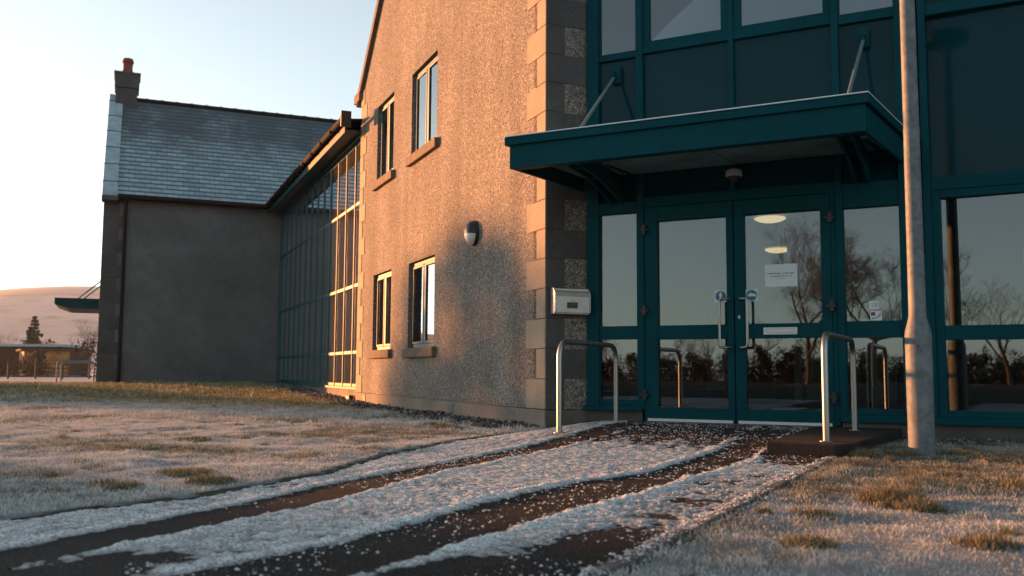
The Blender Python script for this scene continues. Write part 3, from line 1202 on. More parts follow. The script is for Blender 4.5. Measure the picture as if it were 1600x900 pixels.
def door(x0, x1, hinge_left):
    zb, zt = .092, 2.165
    sl_, sr_ = (.118, .064) if hinge_left else (.090, .084)
    fr = MB()
    y0, y1 = fy0 - .004, fy1 - .008
    fr.box(x0, x0 + sl_, y0, y1, zb, zt)
    fr.box(x1 - sr_, x1, y0, y1, zb, zt)
    fr.box(x0 + sl_, x1 - sr_, y0, y1, zt - .14, zt)
    fr.box(x0 + sl_, x1 - sr_, y0, y1, zb, zb + .135)
    fr.box(x0 + sl_, x1 - sr_, y0 - .002, y1, .875, 1.008)
    d = fr.build('door', 'teal', B, bevel=.005)
    pane(x0 + sl_, x1 - sr_, 1.008, zt - .14, d)
    pane(x0 + sl_, x1 - sr_, zb + .135, .875, d)
    MB().box(x0 + .02, x1 - .02, y0 - .012, y0 - .001, zb + .004, zb + .03).build('kick_strip', 'alu', d)
    # D pull handle outside, its twin inside
    hx = x1 - .03 if hinge_left else x0 + .045
    ox = hx - .085 if hinge_left else hx + .085
    for ys, yo in ((y0, -.075), (y1, .07)):
        yy = ys + yo
        ra = .022
        pts = [(hx, ys, .80), (hx, yy + .01, .80), (hx, yy, .803)]
        pts = [(hx, ys, .79), (hx + (ox - hx) * .3, yy * .8 + ys * .2, .79), (ox * .8 + hx * .2, yy, .792), (ox * .95 + hx * .05, yy, .80), (ox, yy, .825), (ox, yy, 1.205), (ox * .95 + hx * .05, yy, 1.23), (ox * .8 + hx * .2, yy, 1.238), (hx + (ox - hx) * .3, yy * .8 + ys * .2, 1.24), (hx, ys, 1.24)]
        MB().tube(pts, .0135, 14).build('handle', 'steel', d, smooth=True)
    # hinges
    hxx = x0 - .004 if hinge_left else x1 + .004
    for hz in (.33, 1.14, 1.93):
        hb_ = MB()
        hb_.box(hxx - .05, hxx + .035, y0 - .028, y0 - .001, hz, hz + .03)
        hb_.box(hxx - .018, hxx + .018, y0 - .038, y0 - .001, hz - .035, hz + .065)
        hb_.build('hinge', 'black', d, bevel=.003)
    return d


dl = door(-3.015, -2.156, True)
dr = door(-2.146, -1.285, False)
bars([(-3.03, -3.017, .1, 2.17)], 'door_jamb', B)
bars([(-1.282, -1.235, .1, 2.17)], 'door_jamb', B)
MB().box(-3.03, -1.235, FY - .06, FY + .05, .07, .088).build('threshold', 'alu', B)
# letter plate, lock
lp = MB()
lp.box(-1.885, -1.585, fy0 - .016, fy0 - .006, .905, .972)
lpo = lp.build('letter_plate', 'alu', dr, bevel=.004)
mb = MB()
for bx in ((-1.86, -1.61, .921, .923), (-1.86, -1.61, .955, .957), (-1.86, -1.858, .921, .957), (-1.612, -1.61, .921, .957)):
    mb.box(bx[0], bx[1], fy0 - .0175, fy0 - .012, bx[2], bx[3])
mb.build('slot', 'print', dr)
mt = Matrix.Translation((-2.105, fy0 - .004, 1.07)) @ Matrix.Rotation(R(90), 4, 'X')
lk = MB().lathe([(.011, 0), (.011, .010), (.009, .012)], 16, mt, 1, 1.6).build('lock', 'alu', dr, smooth=True)
MB().box(-2.1065, -2.1035, fy0 - .018, fy0 - .015, 1.055, 1.075).build('keyhole', 'black', dr)
# trickle slots under mid rails
for x_ in (-3.3, -.95):
    MB().box(x_ - .03, x_ + .03, fy0 + .001, fy0 + .004, .985, .992).build('drain_slot', 'black', B)

# --------- canopy (part of the building) with its rods, ribs and soffit
ZT = 2.66
zl, zb2 = 2.585, 2.375
YF = 7.30
XL, XRt = -3.876, -.785
sh = .17 / 1.35                                     # slight skew of the ends


def cpoly(x0, x1, y0, y1):
    return [(x0 + sh * (y0 - YF), y0), (x1 + sh * (y0 - YF), y0), (x1 + sh * (y1 - YF), y1), (x0 + sh * (y1 - YF), y1)]


cb = MB()
cb.prism(cpoly(XL, XRt, YF, FY - .05), 2, ZT - .012, ZT)                 # top sheet
for p in ((XL, XRt, YF, YF + .03),):
    cb.prism(cpoly(*p), 2, zl, ZT - .012)
cb.prism(cpoly(XL, XL + .03, YF + .03, FY - .05), 2, zl, ZT - .012)
cb.prism(cpoly(XRt - .03, XRt, YF + .03, FY - .05), 2, zl, ZT - .012)
canopy = cb.build('canopy', 'teal', B, bevel=.004)
cb = MB()
i_ = .035
cb.prism(cpoly(XL + i_, XRt - i_, YF + i_ - .005, YF + i_ + .03), 2, zb2, zl + .03)
cb.prism(cpoly(XL + i_, XL + i_ + .03, YF + i_ + .03, FY - .05), 2, zb2, zl + .03)
cb.prism(cpoly(XRt - i_ - .03, XRt - i_, YF + i_ + .03, FY - .05), 2, zb2, zl + .03)
cb.prism(cpoly(XL + i_ + .03, XRt - i_ - .03, YF + i_ + .03, YF + i_ + .10), 2, zb2, zb2 + .012)
cb.build('fascia', 'teal', canopy, bevel=.004)
# soffit sheets
for x0, x1 in ((-3.79, -3.35), (-3.28, -2.27), (-2.255, -1.05), (-.985, -.87)):
    cc = MB()
    cc.prism(cpoly(x0, x1, YF + .12, FY - .06), 2, 2.505, 2.515)
    cc.build('soffit_panel', 'soffit', canopy)
# ribs carrying the canopy
for rx in (-3.305, -1.0):
    rb = MB()
    for dx in (-.05, .05):
        pts = [(YF + .13, 2.40), (YF + .13, 2.50), (FY - .05, 2.50), (FY - .05, 2.22), (FY - .35, 2.30), (FY - .7, 2.37)]
        rb.prism(pts, 0, rx + dx - .012, rx + dx + .012)
    rb.box(rx - .045, rx + .045, YF + .35, YF + .39, 2.395, 2.49)
    rb.box(rx - .045, rx + .045, YF + .75, YF + .79, 2.37, 2.49)
    rb.build('rib', 'teal', canopy, bevel=.003)
for rx, ye in ((-3.305, 7.60), (-.954, 7.45)):
    MB().tube([(rx, FY - .10, 3.50), (rx, ye, ZT + .02)], .016, 12).build('tie_rod', 'rod', canopy, smooth=True)
    bk = MB()
    bk.box(rx - .045, rx + .045, fy0 - .022, fy0 + .04, 3.45, 3.62)
    bk.box(rx - .012, rx + .012, FY - .14, fy0 - .02, 3.46, 3.55)
    bk.tube([(rx - .028, FY - .10, 3.50), (rx + .028, FY - .10, 3.50)], .014, 10)
    bk.build('bracket', 'teal', canopy, bevel=.003)
    MB().box(rx - .02, rx + .02, ye - .05, ye + .03, ZT - .001, ZT + .03).build('rod_lug', 'teal', canopy, bevel=.003)
# frost lying on the canopy
M['rime'] = mat('rime', (.80, .83, .84), .8, bump=(200, .8, .004))
MB().prism(cpoly(XL + .002, XRt - .002, YF - .001, YF + .03), 2, ZT + .001, ZT + .011).build('frost_rim', 'rime', canopy, bevel=.003)
MB().prism(cpoly(XRt - .03, XRt - .001, YF + .03, FY - .08), 2, ZT + .001, ZT + .009).build('frost_rim', 'rime', canopy, bevel=.003)
for xs_ in (-2.86, -1.83):
    MB().box(xs_ - .0015, xs_ + .0015, YF - .0012, YF + .01, zl + .002, ZT - .002).build('seam', 'black', canopy)
    MB().box(xs_ + .4, xs_ + .403, YF + i_ - .0065, YF + i_ + .01, zb2 + .002, zl - .001).build('seam', 'black', canopy)
nfr = 60
xs = np.linspace(XL + .01, XRt - .01, 160)
mbv, mbf = [], []
X, Y, ff = grid_mesh(xs, np.linspace(YF + .004, FY - .1, 30))
Z = ZT + .001 + .007 * fbm(X * 22, Y * 22, 3, 5)
Xs = X + sh * (Y - YF)
o = bulk('frost', np.stack([Xs, Y, Z], 1), ff, 'snow', np.tile([.7, .73, .76], (len(X), 1)), smooth=True)
attach(o, canopy)

# --------- interior shell
mb = MB()
mb.box(-3.6, XR, 14.2, 14.3, 0, 2.75)
mb.box(XR, XR + .1, FY + .1, 14.3, 0, 2.75)
win_in = [(-3.35, -3.05, .55, 2.15), (-2.75, -2.35, .2, 2.2), (-1.85, -1.45, .2, 2.2), (-.85, -.45, .4, 2.15), (-.05, .5, .2, 2.2), (1.3, 1.7, .2, 2.2)]
mb2 = MB()
mb2.box(-2.70, XR, 14.0, 14.1, 0, 2.6)
mb2.box(-4.3, -2.7, 20.0, 20.1, 0, 2.6)
mb2.box(-2.70, -2.6, 14.1, 20.0, 0, 2.6)
mb2.build('interior_wall', 'wallin', B)
MB().box(-4.3, -4.2, FY + .6, 20.0, 0, 2.6).build('interior_wall', 'wallin', B)
MB().box(-4.3, XR, FY + .2, 20.1, -.02, .07).build('interior_floor', 'floorin', B)
MB().box(-4.3, XR, FY + .06, 20.1, 2.60, 2.72).build('interior_ceiling', 'ceilin', B)
for x0, x1, z0, z1 in ((-3.9, -3.65, .3, 2.1), (-2.62, -2.52, .15, 2.15), (-2.45, -2.1, .15, 2.2), (-1.65, -1.25, .15, 2.2), (-.95, -.62, .15, 2.2), (.35, .75, .15, 2.2)):
    MB().box(x0, x1, 13.93, 13.98, z0, z1).build('interior_door', 'blind', B)
MB().box(-3.4, -3.33, FY + .6, FY + .9, .07, 1.0).build('interior_post', 'white', B)
# roof slab over the entrance block and its far side
MB().box(-3.3, XR, FY + .05, 14.3, TOP - .15, TOP).build('flat_roof', 'gutterm', B)
MB().box(XR, XR + .2, FY, 14.3, -.2, TOP).build('side_wall', 'harl', B)
MB().box(-3.3, XR, FY + .5, FY + .55, 2.75, TOP - .15).build('interior_wall', 'wallin', B)

# ceiling lamps seen through the door
def dome_lamp(x, y, label):
    t = thing('ceiling_lamp', (x, y, 2.60), label, 'ceiling lamp', 'lit ceiling lamps inside the entrance hall')
    mt = Matrix.Translation((x, y, 2.60))
    MB().lathe([(.17, 0), (.17, -.02), (.15, -.022)][::-1], 28, mt).build('base', 'white', t, smooth=True)
    MB().lathe([(.01, -.085), (.08, -.08), (.14, -.067), (.185, -.047), (.205, -.03), (.19, -.02)], 28, mt).build('lamp_shade', 'glow', t, smooth=True)


dome_lamp(-2.57, 12.25, 'lit oval ceiling lamp behind right door glass, the nearer and higher one')
dome_lamp(-3.12, 15.4, 'lit ceiling lamp behind right door glass, the farther and lower one')

# ================================================================== GLAZED LINK
LK = thing('glazed_link', tuple(K + A1 * 12), 'long teal glazed link between harled gable and slate roofed wing', 'glazed link')
ly0 = -.06
MB(G).box(8.002, 17.5, -.3, -.03, -.3, .225).build('plinth', 'plinth', LK)
MB(G).box(8.002, 17.5, -.16, .0, .227, .27).build('sill_flashing', 'tealm', LK, bevel=.004)
ms = [8.05, 8.6, 9.35, 10.1, 10.85, 11.55, 12.25, 12.95, 13.65, 14.35, 15.05, 15.75, 16.45, 17.1, 17.46]
for s_ in ms:
    wd = .038 if abs(s_ - 10.85) > .01 else .08
    MB(G).box(s_ - wd / 2, s_ + wd / 2, ly0 - .08, ly0 + .018, .272, 4.80).build('mullion', 'tealm', LK, bevel=.004)
trz = [.30, .90, 2.12, 3.62, 4.76]
for tz in trz:
    mb = MB(G)
    for a, b in zip(ms[:-1], ms[1:]):
        mb.box(a + .046, b - .046, ly0 - .07, ly0 + .008, tz - .03, tz + .03)
    mb.build('transom', 'tealm', LK, bevel=.004)
for zi in range(4):
    for a, b in zip(ms[:-1], ms[1:]):
        mtl = 'glassl'
        if zi < 3:
            MB(G).box(a + .03, b - .03, ly0 - .045, ly0 - .035, trz[zi] + .05, trz[zi + 1] - .05).build('blind', 'linkblind', LK)
        MB(G).add([(a + .01, ly0 - .002, trz[zi] + .02), (b - .01, ly0 - .002, trz[zi] + .02), (b - .01, ly0 - .002, trz[zi + 1] - .02), (a + .01, ly0 - .002, trz[zi + 1] - .02)], [(0, 1, 2, 3)]).build('pane', mtl, LK)
MB(G).box(8.01, 17.4, -1.6, -1.55, -.2, 4.8).build('interior_wall', 'wallin', LK)
MB(G).box(8.01, 17.4, -1.55, -.15, 2.25, 2.35).build('floor_slab', 'ceilin', LK)
MB(G).box(8.01, 17.5, -.33, .02, 4.802, 4.86).build('head_frame', 'tealm', LK)
MB(G).box(8.01, 17.42, -.3, .30, 4.862, 4.885).build('soffit', 'black', LK)
MB(G).box(7.9, 17.35, .30, .325, 4.80, 5.0).build('fascia', 'teal', LK, bevel=.004)
# gutter with joints
g = MB(G)
prof = [(.33 + .065 + .065 * math.cos(a), 5.0 + .065 * math.sin(a)) for a in np.linspace(math.pi, 2 * math.pi, 9)]
prof += [(.33 + .065 + .057 * math.cos(a), 5.0 + .057 * math.sin(a)) for a in np.linspace(2 * math.pi, math.pi, 9)]
g.prism([(p[0], p[1]) for p in prof], 0, 7.55, 17.3)
gut = g.build('gutter', 'gutterm', LK, smooth=True)
for i in range(11):
    a = 7.6 + i * .95
    MB(G).box(a, a + .05, .325, .47, 4.93, 5.015).build('gutter_clip', 'gutterm', gut)
mb = MB(G)
mb.box(7.50, 7.55, .30, .48, 4.80, 5.08)
mb.build('gutter_end', 'black', LK)
MB(G).prism([(.36, 5.03), (.36, 5.05), (-4, 5.45), (-4, 5.40)], 0, 7.9, 17.6).build('roof', 'gutterm', LK)

# ================================================================== WING WITH CHIMNEY
WGB = thing('gabled_wing', tuple(I0 - A2 * 2.2), 'grey rendered wing with frosted slate roof and chimney at left', 'building')
MB(WG).box(-4.4, .3, 0, .3, -.3, 5.05).build('front_wall', 'wingwall', WGB)
bdep, pit = 3.22, R(45)
ez = 5.18
mb = MB(WG)
mb.prism([(0.302, -.3), (2 * bdep, -.3), (2 * bdep, ez), (bdep, ez + bdep - .1), (.302, ez - .05)], 0, -4.4, -4.1)
mb.build('side_wall', 'wingwall', WGB)
mb = MB(WG)
mb.box(-4.1, 8, 2 * bdep - .3, 2 * bdep, -.3, ez - .05)
mb.box(.3, 8, .0, .3, 3.0, 5.05)
mb.build('rear_wall', 'wingwall', WGB)
MB(WG).box(-4.43, -.0, -.02, .0, -.3, .27).build('plinth', 'plinth_dark', WGB)
# quoins
zz, k = .27, 0
mq = MB(WG)
while zz < 4.95:
    a = .46 if k % 2 == 0 else .36
    mq.box(-4.418, -4.4 + a, -.012, .1, zz + .005, zz + .32)
    zz += .328
    k += 1
mq.build('quoin_stones', 'stone_dark', WGB, bevel=.006)
# roof with UVs along the slope
def roof_plane(x0, x1, y0, z0, y1, z1, th, name, m, parent):
    mb = MB(WG)
    mb.add([(x0, y0, z0), (x1, y0, z0), (x1, y1, z1), (x0, y1, z1), (x0, y0, z0 - th), (x1, y0, z0 - th), (x1, y1, z1 - th), (x0, y1, z1 - th)],
           [(0, 1, 2, 3), (4, 7, 6, 5), (0, 4, 5, 1), (1, 5, 6, 2), (2, 6, 7, 3), (3, 7, 4, 0)])
    o = mb.build(name, m, parent)
    me = o.data
    uv = me.uv_layers.new(name='UVMap')
    slope = math.hypot(y1 - y0, z1 - z0)
    loc = {0: (0, 0), 1: (x1 - x0, 0), 2: (x1 - x0, slope), 3: (0, slope), 4: (0, 0), 5: (x1 - x0, 0), 6: (x1 - x0, slope), 7: (0, slope)}
    for li, l in enumerate(me.loops):
        uv.data[li].uv = loc[l.vertex_index]
    return o


roof = roof_plane(-4.12, 9, -.22, ez - .17, bdep, ez + bdep + .05, .08, 'roof', 'slate', WGB)
# real slate courses: thin overlapping strips give the roof its relief
mb = MB(WG)
ncr = 26
roof_plane(-4.12, 9, 2 * bdep + .2, ez - .17, bdep + .001, ez + bdep + .049, .08, 'roof', 'slate', WGB)
mb = MB(WG)
mb.tube([(-4.0, bdep, ez + bdep + .06), (9, bdep, ez + bdep + .06)], .075, 10)
for i in range(30):
    x_ = -3.9 + i * .42
    mb.tube([(x_, bdep, ez + bdep + .065), (x_ + .05, bdep, ez + bdep + .065)], .09, 10)
mb.build('ridge_tiles', 'gutterm', WGB)
# skews at the gable end
mb = MB(WG)
mb.prism([(-.26, ez - .28), (-.26, ez - .08), (bdep, ez + bdep + .17), (bdep, ez + bdep - .03)], 0, -4.46, -4.10)
mb.prism([(2 * bdep + .26, ez - .28), (2 * bdep + .26, ez - .08), (bdep, ez + bdep + .17), (bdep, ez + bdep - .03)], 0, -4.46, -4.10)
mb.build('skew_coping', 'frostlead', WGB, bevel=.01)
mb = MB(WG)
for i in range(6):
    t_ = (i + .5) / 6
    y_, z_ = -.26 + t_ * (bdep + .26), ez - .08 + t_ * (bdep + .25)
    mb.box(-4.465, -4.095, y_, y_ + .012, z_ - .05, z_ + .022)
mb.build('coping_joint', 'joint', WGB)
MB(WG).box(-4.47, -4.08, -.30, .12, ez - .33, ez - .20).build('kneeler_stone', 'stone_dark', WGB, bevel=.01)
# gutter + pipe
mb = MB(WG)
mb.prism([(-.20 - .065 + .065 * math.cos(a), ez - .20 + .065 * math.sin(a)) for a in np.linspace(math.pi, 2 * math.pi, 8)] + [(-.2, ez - .15), (-.33, ez - .15)], 0, -4.08, .2)
mb.box(-4.08, 0, -.20, -.0, ez - .24, ez - .13)
mb.build('gutter', 'gutterm', WGB)
MB(WG).tube([(-3.89, -.22, ez - .25), (-3.89, -.2, ez - .32), (-3.89, -.07, ez - .5), (-3.89, -.07, .05)], .042, 10).build('downpipe', 'gutterm', WGB, smooth=True)
# chimney
cx0, cx1 = -4.30, -3.72
ch = MB(WG)
ch.box(cx0, cx1, bdep - .36, bdep + .36, ez + bdep - .75, ez + bdep + .56)
chim = ch.build('chimney', 'stone_dark', WGB, bevel=.01)
ch = MB(WG)
ch.box(cx0 - .04, cx1 + .04, bdep - .40, bdep + .40, ez + bdep + .30, ez + bdep + .70)
ch.build('chimney_cope', 'stone_dark', chim, bevel=.01)
ch = MB(WG)
ch.box(cx0 - .07, cx1 + .07, bdep - .43, bdep + .43, ez + bdep + .701, ez + bdep + .76)
ch.build('cap_stone', 'plinth_dark', chim, bevel=.01)
mt = WG @ Matrix.Translation(((cx0 + cx1) / 2, bdep, ez + bdep + .76))
MB().lathe([(.155, 0), (.15, .12), (.13, .2), (.135, .36), (.16, .38), (.16, .44), (.135, .46), (.14, .5), (.12, .5), (.12, .3)], 20, mt).build('chimney_pot', 'pot', chim, smooth=True)
# small canopy and rods on the far gable side of the wing
def cpt(px, py, D):
    """world point from photo pixel at depth D, used only to place distant items at real distance"""
    f = 1459.12
    vx, vy = (px - 800) / f, (py - 450) / f
    q = cam.matrix_world.to_3x3() @ Vector((vx * D, -vy * D, -D))
    return Vector(CAM) + q


cr0, cr1 = -5.70, -4.4
c2 = MB(WG)
c2.prism([(cr0, 2.64), (cr0, 2.46), (cr0 + .35, 2.34), (cr1, 2.34), (cr1, 2.64)], 1, 4.2, 6.6)
c2o = c2.build('side_canopy', 'teal', WGB)
for yy in (4.6, 6.0):
    MB(WG).tube([(cr0 + .58, yy, 2.64), (cr1, yy, 3.30)], .02, 8).build('tie_rod', 'rod', c2o)

# ================================================================== WALL FITTINGS
def wl_light():
    P = G @ Vector((2.02, 0.0, 2.20))
    t = thing('wall_light', tuple(P), 'oval black hooded bulkhead light on harled gable wall', 'wall light')
    m = Matrix.Translation(P) @ G.to_3x3().to_4x4() @ Matrix.Rotation(R(-90), 4, 'X')
    # lathe axis now points outward (+y of G)
    MB().lathe([(.152, .0), (.152, .03), (.145, .04), (.12, .042)], 32, m, .84, 1).build('back_plate', 'black', t, smooth=True)
    dome = [(.146 * math.cos(a), .04 + .095 * math.sin(a)) for a in np.linspace(0, math.pi / 2 * .96, 9)]
    # lower half: diffuser; upper half: hood
    n = 40
    for nm, mtl, a0, a1, sc in (('diffuser', 'white', 0, 1, .97), ('hood', 'black', 1, 0, 1.0)):
        v, f = [], []
        rng_ = np.linspace(math.pi * (0 if nm == 'hood' else 1) - .12 * (1 if nm == 'hood' else 0), math.pi * (1 if nm == 'hood' else 2) + .12 * (1 if nm == 'hood' else 0), 25)
        for r_, z_ in dome:
            for a in rng_:
                v.append((r_ * sc * .84 * math.cos(a), -r_ * sc * math.sin(a), .04 + (z_ - .04) * sc))
        k_ = len(rng_)
        for i in range(len(dome) - 1):
            for j in range(k_ - 1):
                f.append((i * k_ + j, (i + 1) * k_ + j, (i + 1) * k_ + j + 1, i * k_ + j + 1))
        MB(m).add(v, f).build(nm, mtl, t, smooth='all')


wl_light()


def letterbox():
    P = RT @ Vector((.24, 0, 1.12))
    t = thing('letterbox', tuple(P), 'brushed metal letterbox on the dark stone corner left of the doors', 'letterbox')
    x0, x1, z0, z1, d = .055, .42, 1.125, 1.385, .11
    y = -.014
    b = MB(RT)
    b.box(x0, x1, y - d * .75, y, z0, z1 - .01)
    b.prism([(y - d, z0 + .02), (y - d * .75, z0 - .001), (y - .001, z0 - .001), (y - .001, z1), (y - d * .55, z1), (y - d, z1 - .05)], 0, x0 - .012, x0)
    b.prism([(y - d, z0 + .02), (y - d * .75, z0 - .001), (y - .001, z0 - .001), (y - .001, z1), (y - d * .55, z1), (y - d, z1 - .05)], 0, x1, x1 + .012)
    b.build('body', 'box', t, bevel=.003)
    MB(RT).box(x0 + .001, x1 - .001, y - d + .006, y - d * .75, z0 + .012, z0 + .175).build('front_plate', 'box', t, bevel=.003)
    MB(RT).prism([(y - d * .752, z1 - .085), (y - d + .012, z1 - .085), (y - d + .006, z1 - .050), (y - d * .6, z1 - .012), (y - d * .752 + .01, z1 - .022)], 0, x0 + .001, x1 - .001).build('flap', 'box', t)
    MB(RT).box(x0 + .04, x1 - .02, y - d * .76, y - d * .752, z0 + .178, z1 - .087).build('slot', 'black', t)
    lb = MB(RT).box(.175, .29, y - d + .004, y - d + .006, z0 + .055, z0 + .115).build('name_label', 'joint', t)
    mb = MB(RT)
    for i in range(4):
        mb.box(.185, .28 - .012 * (i % 2), y - d + .0025, y - d + .004, z0 + .064 + i * .013, z0 + .069 + i * .013)
    mb.box(.226, .236, y - d + .0025, y - d + .006, z0 + .125, z0 + .137)
    mb.build('lettering', 'print', t)


letterbox()


def dome_camera():
    x, y, z = -2.07, 8.36, 2.345
    t = thing('dome_camera', (x, y, z + .05), 'small dark dome camera under the canopy above the door meeting', 'camera')
    mt = Matrix.Translation((x, y, z))
    MB().box(x - .02, x + .02, y, FY - .03, z + .01, z + .035).build('arm', 'black', t)
    MB().lathe([(.05, .06), (.072, .045), (.078, .0), (.07, -.008)][::-1], 24, mt).build('housing', 'alu', t, smooth=True)
    MB().lathe([(.008, -.072), (.03, -.066), (.05, -.045), (.06, -.01)], 24, mt).build('dome', 'black', t, smooth=True)


dome_camera()

# ------------------------------------------------------------------ notices and stickers on the glass
gy_ = FY + .0045


def text_mesh(body, size, x, z, parent, m='print', y=gy_ - .0015, sx=1.0, align='CENTER'):
    cu = bpy.data.curves.new('lettering', 'FONT')
    cu.body = body
    cu.size = size
    cu.align_x = align
    tmp = bpy.data.objects.new('tmp', cu)
    col.objects.link(tmp)
    dg = bpy.context.evaluated_depsgraph_get()
    me = bpy.data.meshes.new_from_object(tmp.evaluated_get(dg))
    bpy.data.objects.remove(tmp)
    mt = Matrix.Translation((x, y, z)) @ Matrix.Rotation(R(90), 4, 'X') @ Matrix.Scale(sx, 4, (1, 0, 0))
    me.transform(mt)
    me.materials.clear()
    me.materials.append(M[m])
    o = bpy.data.objects.new('lettering', me)
    col.objects.link(o)
    return attach(o, parent)


def sheet(name, x0, x1, z0, z1, label, cat, m='paper', group=None):
    t = thing(name, ((x0 + x1) / 2, gy_, z0), label, cat, group)
    MB().box(x0, x1, gy_ - .001, gy_ + .0005, z0, z1).build('sheet', m, t)
    return t


t = sheet('notice', -1.872, -1.583, 1.345, 1.552, 'white paper notice with three printed lines on right door glass', 'notice')
# the print is too small to read in the photo: three rows of word-like strokes
rr = random.Random(3)
mb = MB()
for x0_, x1_, z_, hh_ in ((-1.852, -1.615, 1.462, .011), (-1.832, -1.630, 1.437, .010), (-1.775, -1.690, 1.416, .006)):
    x_ = x0_
    while x_ < x1_:
        w_ = rr.uniform(.003, .006)
        if rr.random() > .14:
            mb.box(x_, min(x_ + w_, x1_), gy_ - .0025, gy_ - .0012, z_ + rr.uniform(0, .002), z_ + hh_ - rr.uniform(0, .003))
        x_ += w_ + .0016
mb.build('lettering', 'print', t)


def disc(x, z, r, parent, m, y, name):
    mt = Matrix.Translation((x, y, z)) @ Matrix.Rotation(R(90), 4, 'X')
    return MB().lathe([(r, 0), (r, .001)], 36, mt).build(name, m, parent)


def sticker(xc, zc, kind, label):
    s = .056
    y0 = gy_ if kind == 'hand' else gy_
    t = thing('push_sign', (xc, gy_, zc - s), label, 'sign', 'blue round signs above the door handles')
    MB().box(xc - s, xc + s, y0 - .001, y0 + .0005, zc - s, zc + s).build('sheet', 'white', t)
    disc(xc, zc, s * .88, t, 'blue', y0 - .001, 'roundel')
    mb = MB()
    yy = (y0 - .0045, y0 - .0022)
    if kind == 'arrow':
        pts = [(-.010, -.040), (.010, -.040), (.010, .008), (.018, .008), (0, .044), (-.018, .008), (-.010, .008)]
    else:
        pts = [(-.040, -.002), (-.018, .018), (-.012, .028), (-.006, .018), (.020, .014), (.040, .002), (.040, -.022), (.030, -.012), (.010, -.008), (-.030, -.012)]
    mb.prism([(xc + a, zc + b) for a, b in pts], 1, yy[0], yy[1])
    mb.build('symbol', 'white', t)


sticker(-2.288, 1.275, 'arrow', 'round blue sign with white upright arrow on left door glass')
sticker(-1.997, 1.275, 'hand', 'round blue sign with white pushing hand on right door glass')
t = sheet('window_sticker', -.978, -.897, 1.118, 1.19, 'small pale square sticker on right side window, the upper one', 'sticker')
text_mesh('i', .05, -.952, 1.137, t, 'print')
mb = MB()
for i in range(3):
    mb.box(-.937, -.905, gy_ - .0025, gy_ - .0012, 1.14 + i * .014, 1.144 + i * .014)
mb.build('lettering', 'print', t)
t = sheet('window_sticker', -.972, -.877, 1.02, 1.102, 'small sticker with red patch on right side window, the lower one', 'sticker')
mb = MB().box(-.966, -.932, gy_ - .0025, gy_ - .0012, 1.062, 1.092)
mb.build('red_patch', 'red', t)
mb = MB()
mb.tube([(-.922, gy_ - .002, 1.06), (-.912, gy_ - .002, 1.048), (-.898, gy_ - .002, 1.056), (-.888, gy_ - .002, 1.085)], .004, 6)
mb.box(-.96, -.925, gy_ - .0025, gy_ - .0012, 1.035, 1.043)
mb.build('symbol', 'print', t)

# ================================================================== HANDRAILS, LAMP POST
def hoop(name, p0, p1, h, r, label, cat, group, m='steel', zb_=0.0, rad=.13):
    c = (Vector(p0) + Vector(p1)) / 2
    t = thing(name, (c.x, c.y, zb_), label, cat, group)
    d = (Vector(p1) - Vector(p0)).normalized()
    pts = [Vector((*p0[:2], zb_)), Vector((*p0[:2], zb_ + h - rad))]
    a0 = Vector((*p0[:2], zb_ + h - rad)) + Vector((d.x, d.y, 0)) * rad
    for a in np.linspace(0, math.pi / 2, 8)[1:]:
        pts.append(a0 + Vector((-d.x * math.cos(a), -d.y * math.cos(a), math.sin(a))) * rad)
    b0 = Vector((*p1[:2], zb_ + h - rad)) - Vector((d.x, d.y, 0)) * rad
    for a in np.linspace(math.pi / 2, 0, 8):
        pts.append(b0 + Vector((d.x * math.cos(a), d.y * math.cos(a), math.sin(a))) * rad)
    pts.append(Vector((*p1[:2], zb_)))
    MB().tube(pts, r, 16).build('rail', m, t, smooth=True)
    for p in (p0, p1):
        mt = Matrix.Translation((p[0], p[1], zb_ - .002))
        MB().lathe([(.048, 0), (.048, .006), (r + .004, .009)], 20, mt).build('base_plate', m, t, smooth=True)
    return t


hoop('handrail', (-3.20, 7.02), (-3.20, 8.30), .745, .0225, 'steel hoop handrail left of the doors by the stone corner', 'handrail', 'steel hoop handrails at the entrance', zb_=.062)
hoop('handrail', (-1.055, 6.70), (-1.055, 8.12), .735, .0225, 'steel hoop handrail right of the doors beside the lamp post', 'handrail', 'steel hoop handrails at the entrance', zb_=.094)

LX, LY = -.474, 6.92
t = thing('lamp_post', (LX, LY, 0), 'galvanised steel lamp post with wider base standing in the grass', 'lamp post')
mt = Matrix.Translation((LX, LY, 0))
MB().lathe([(.086, -.3), (.0845, .29), (.0855, .30), (.0855, .82), (.083, .845), (.066, .91), (.0575, .95), (.0565, 1.0)], 40, mt).build('base', 'galv', t, smooth=True)
MB().lathe([(.0563, .98), (.0555, 1.2), (.050, 3.0), (.047, 3.98)], 40, mt).build('pole', 'galv', t, smooth=True)
# access door: a thin curved plate
v, f = [], []
for zi, z_ in enumerate((.30, .785)):
    for rr_ in (.0815, .0885):
        for a in np.linspace(R(-118), R(-28), 12):
            v.append((LX + rr_ * math.cos(a), LY + rr_ * math.sin(a), z_))
n_ = 12
idx = lambda zi, ri, k: zi * 24 + ri * 12 + k
for k in range(11):
    f += [(idx(0, 1, k), idx(0, 1, k + 1), idx(1, 1, k + 1), idx(1, 1, k)), (idx(0, 0, k), idx(0, 1, k), idx(0, 1, k + 1), idx(0, 0, k + 1))[::-1], (idx(1, 0, k), idx(1, 1, k), idx(1, 1, k + 1), idx(1, 0, k + 1))]
f += [(idx(0, 0, 0), idx(0, 1, 0), idx(1, 1, 0), idx(1, 0, 0)), (idx(0, 0, 11), idx(1, 0, 11), idx(1, 1, 11), idx(0, 1, 11))]
dr_ = MB().add(v, f).build('access_door', 'galv', t)
lk_a = R(-88)
